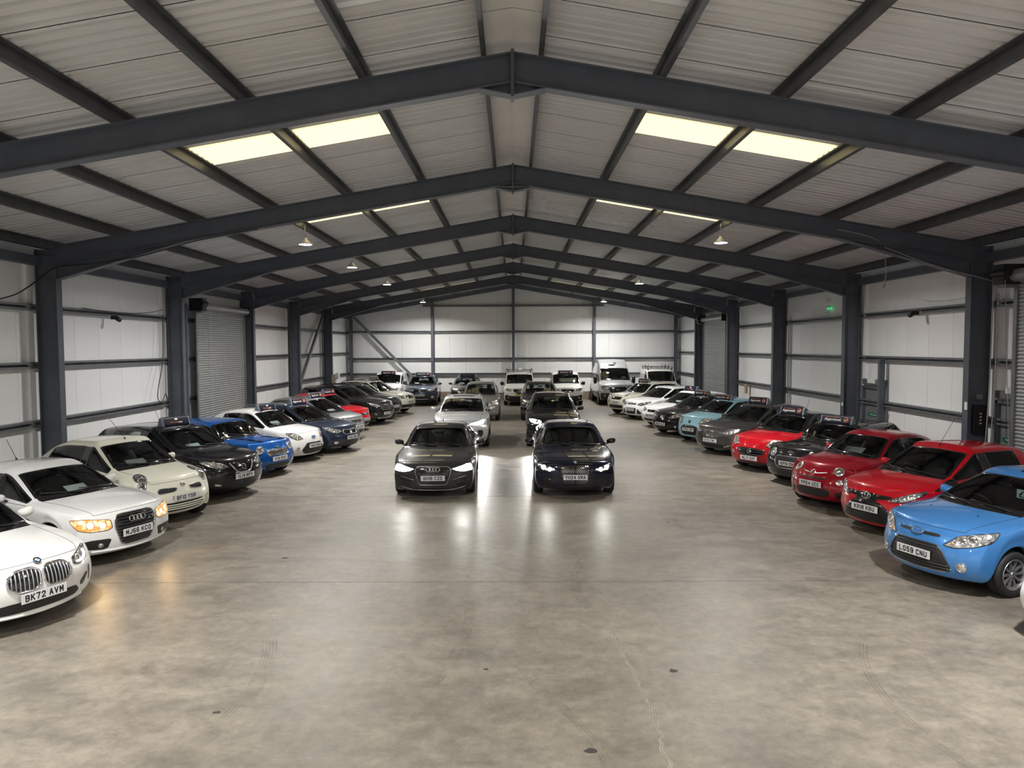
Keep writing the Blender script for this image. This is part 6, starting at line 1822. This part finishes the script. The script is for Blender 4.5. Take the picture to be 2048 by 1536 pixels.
gp = [(-.40, .70), (.40, .70), (.46, .60), (.40, .46), (.30, .42), (-.30, .42), (-.40, .46), (-.46, .60)]
g = c.patch('grille', BLACK, gp, .005)[0]; c.outline('grille_surround', CHROME, gp, .014, parent=g); c.bars('grille_bar', SATIN, gp, [.47, .52, .57, .62, .66], .007, g)
c.badge('wings', .80, .05)
sc = MB()
p, n = c.surf.hit(.52, 0, 't')
sc.ellipsoid(p + Vector((-.05, 0, -.005)), (.14, .22, .035), 16, 8); sc.build('bonnet_scoop', c.P, c.root, True)
MB().ellipsoid(p + Vector((.06, 0, .004)), (.045, .17, .016), 12, 6).build('scoop_mouth', BLACK, c.root, True)
c.patch('lower_intake', BLACK, [(-.48, .34), (.48, .34), (.42, .24), (-.42, .24)], .005)
bp_ = [(.62, .34), (.78, .36), (.78, .27), (.64, .26)]
for h in c.patch('brake_duct', BLACK, bp_, .005, both=True): pass
c.outline('duct_trim', CHROME, bp_, .009, both=True); c.outline('lower_trim', SATIN, [(-.5, .36), (.5, .36)], .01, closed=False)
c.plate('KP14 CNX', .53); c.antenna(.7, .3, .45)
c.sign('navy Approved sign on the graphite black small hatchback', 'approved', .22, .78)
c = Car(SP['f500'], 'dark red bubble shaped city car with round double lamps in the right row', (6.02, 14.28), 62, 1)
c.mirrors(); c.side_handles()
c.headlight(ellipse(.64, .80, .155, .082, 24, 0), LENS, [(.64, .795, .085)], soft=0)
for sg in (1, -1):
    c.patch('spot_lamp', LENS, ellipse(sg * .66, .60, .095, .06), .009, 0, bulge=.006)
c.outline('chrome_moustache', CHROME, [(-.34, .765), (-.12, .735), (.12, .735), (.34, .765)], .010, closed=False)
SP['f500']['badgemat'] = mat('red_badge', (0.3, 0.01, 0.02), 0.3); c.badge('disc', .745, .05)
c.patch('upper_slot', BLACK, [(-.34, .66), (.34, .66), (.30, .625), (-.30, .625)], .005)
c.patch('lower_intake', BLACK, [(-.44, .45), (.44, .45), (.40, .285), (-.40, .285)], .006)
bp_ = [(.54, .41), (.76, .41), (.74, .28), (.58, .28)]
for h in c.patch('side_duct', BLACK, bp_, .006, both=True): pass
c.plate('YP64 UCC', .525); c.paper(.1, .4, .22); c.antenna(.75, .35, .3)
c = Car(SP['yaris'], 'bright red hatchback with black X shaped face and slanted lamps', (6.12, 12.25), 66, 1)
c.mirrors()
c.patch('face_panel', GLOSSBLACK, [(-.07, .765), (.07, .765), (.22, .715), (.24, .64), (.10, .60), (-.10, .60), (-.24, .64), (-.22, .715)], .006)
c.patch('face_panel', GLOSSBLACK, [(.12, .75), (.12, .665), (.46, .675), (.52, .735)], .0065, 0, both=True)
gp = [(-.24, .63), (.24, .63), (.66, .36), (.76, .25), (-.76, .25), (-.66, .36)]
g = c.patch('lower_grille', GLOSSBLACK, gp, .006, q=.08)[0]; c.bars('grille_bar', BLACK, gp, [.29, .34, .39, .44], .007, g)
c.headlight([(.46, .665), (.74, .675), (.92, .735), (1.35, .865), (.96, .83), (.60, .735)], LENSDARK, [(.72, .72, .045), (.86, .755, .04)])
c.patch('side_flash', GLOSSBLACK, [(.62, .86), (.85, .94), (1.28, 1.02), (1.26, .92), (.90, .86)], .005, 0, both=True, mode='l')
c.badge('toyota', .70, .062)
c.plate('KR18 KBU', .49); c.antenna(.10, .62, .66); c.paper(.55, .1, .06)
c = Car(SP['fiesta'], 'metallic mid blue three door hatchback, nearest complete car in the right row', (5.52, 9.66), 71, 1)
c.mirrors(); c.side_handles()
up = [(-.38, .775), (.38, .775), (.34, .735), (-.34, .735)]
c.patch('upper_grille', BLACK, up, .005)
c.badge('oval', .76, .048)
gp = [(-.30, .635), (.30, .635), (.38, .58), (.52, .37), (.50, .31), (-.50, .31), (-.52, .37), (-.38, .58)]
g = c.patch('lower_grille', BLACK, gp, .006)[0]; c.outline('grille_surround', SATIN, gp, .012, parent=g); c.bars('grille_bar', SATIN, gp, [.345, .385, .595], .010, g)
c.outline('chrome_lip', CHROME, [(-.54, .35), (-.44, .295), (0, .285), (.44, .295), (.54, .35)], .007, closed=False)
c.headlight([(.42, .665), (.60, .65), (.86, .69), (1.15, .76), (1.40, .86), (1.05, .87), (.66, .785)], LENS, [(.84, .765, .055), (.70, .725, .045)], ind=(.55, .685, .017))
c.fog(.70, .40, .052)
c.plate('LO59 CNU', .485)
for sg in (1, -1):
    p, n = c.surf.hit(.72, sg * .36, 't'); MB().ellipsoid(p, (.014, .022, .010), 8, 6).build('washer_jet', BLACK, c.root)
pc_ = MB().box((SP['fiesta']['L'] / 2 - 1.72, .38, 1.19), (.012, .42, .12)).build('price_card', PAPERBLUE, c.root)
m = MB(); text_into(m, '£29', (SP['fiesta']['L'] / 2 - 1.712, .34, 1.19), (0, 1, 0), (0, 0, 1), (1, 0, 0), .28, .085, .002); m.build('price_lettering', INK, pc_)
m = MB(); text_into(m, 'Wa', (SP['fiesta']['L'] / 2 - 1.712, .42, 1.29), (0, 1, 0), (0, 0, 1), (1, 0, 0), .11, .05, .002); m.build('orange_lettering', ORANGEINK, pc_)
c.antenna(.20, .5, .78)
c = Car(SP['edge'], 'white hatchback of which only the nose corner shows at the right picture edge', (5.88, 7.15), 66, 1)
c.mirrors()
c.headlight([(.44, .66), (.66, .62), (.90, .68), (1.20, .80), (.80, .76)], LENS, [(.66, .68, .05)]); c.patch('grille', GLOSSBLACK, [(-.36, .70), (.36, .70), (.30, .60), (-.30, .60)], .005); c.plate(None, .45)
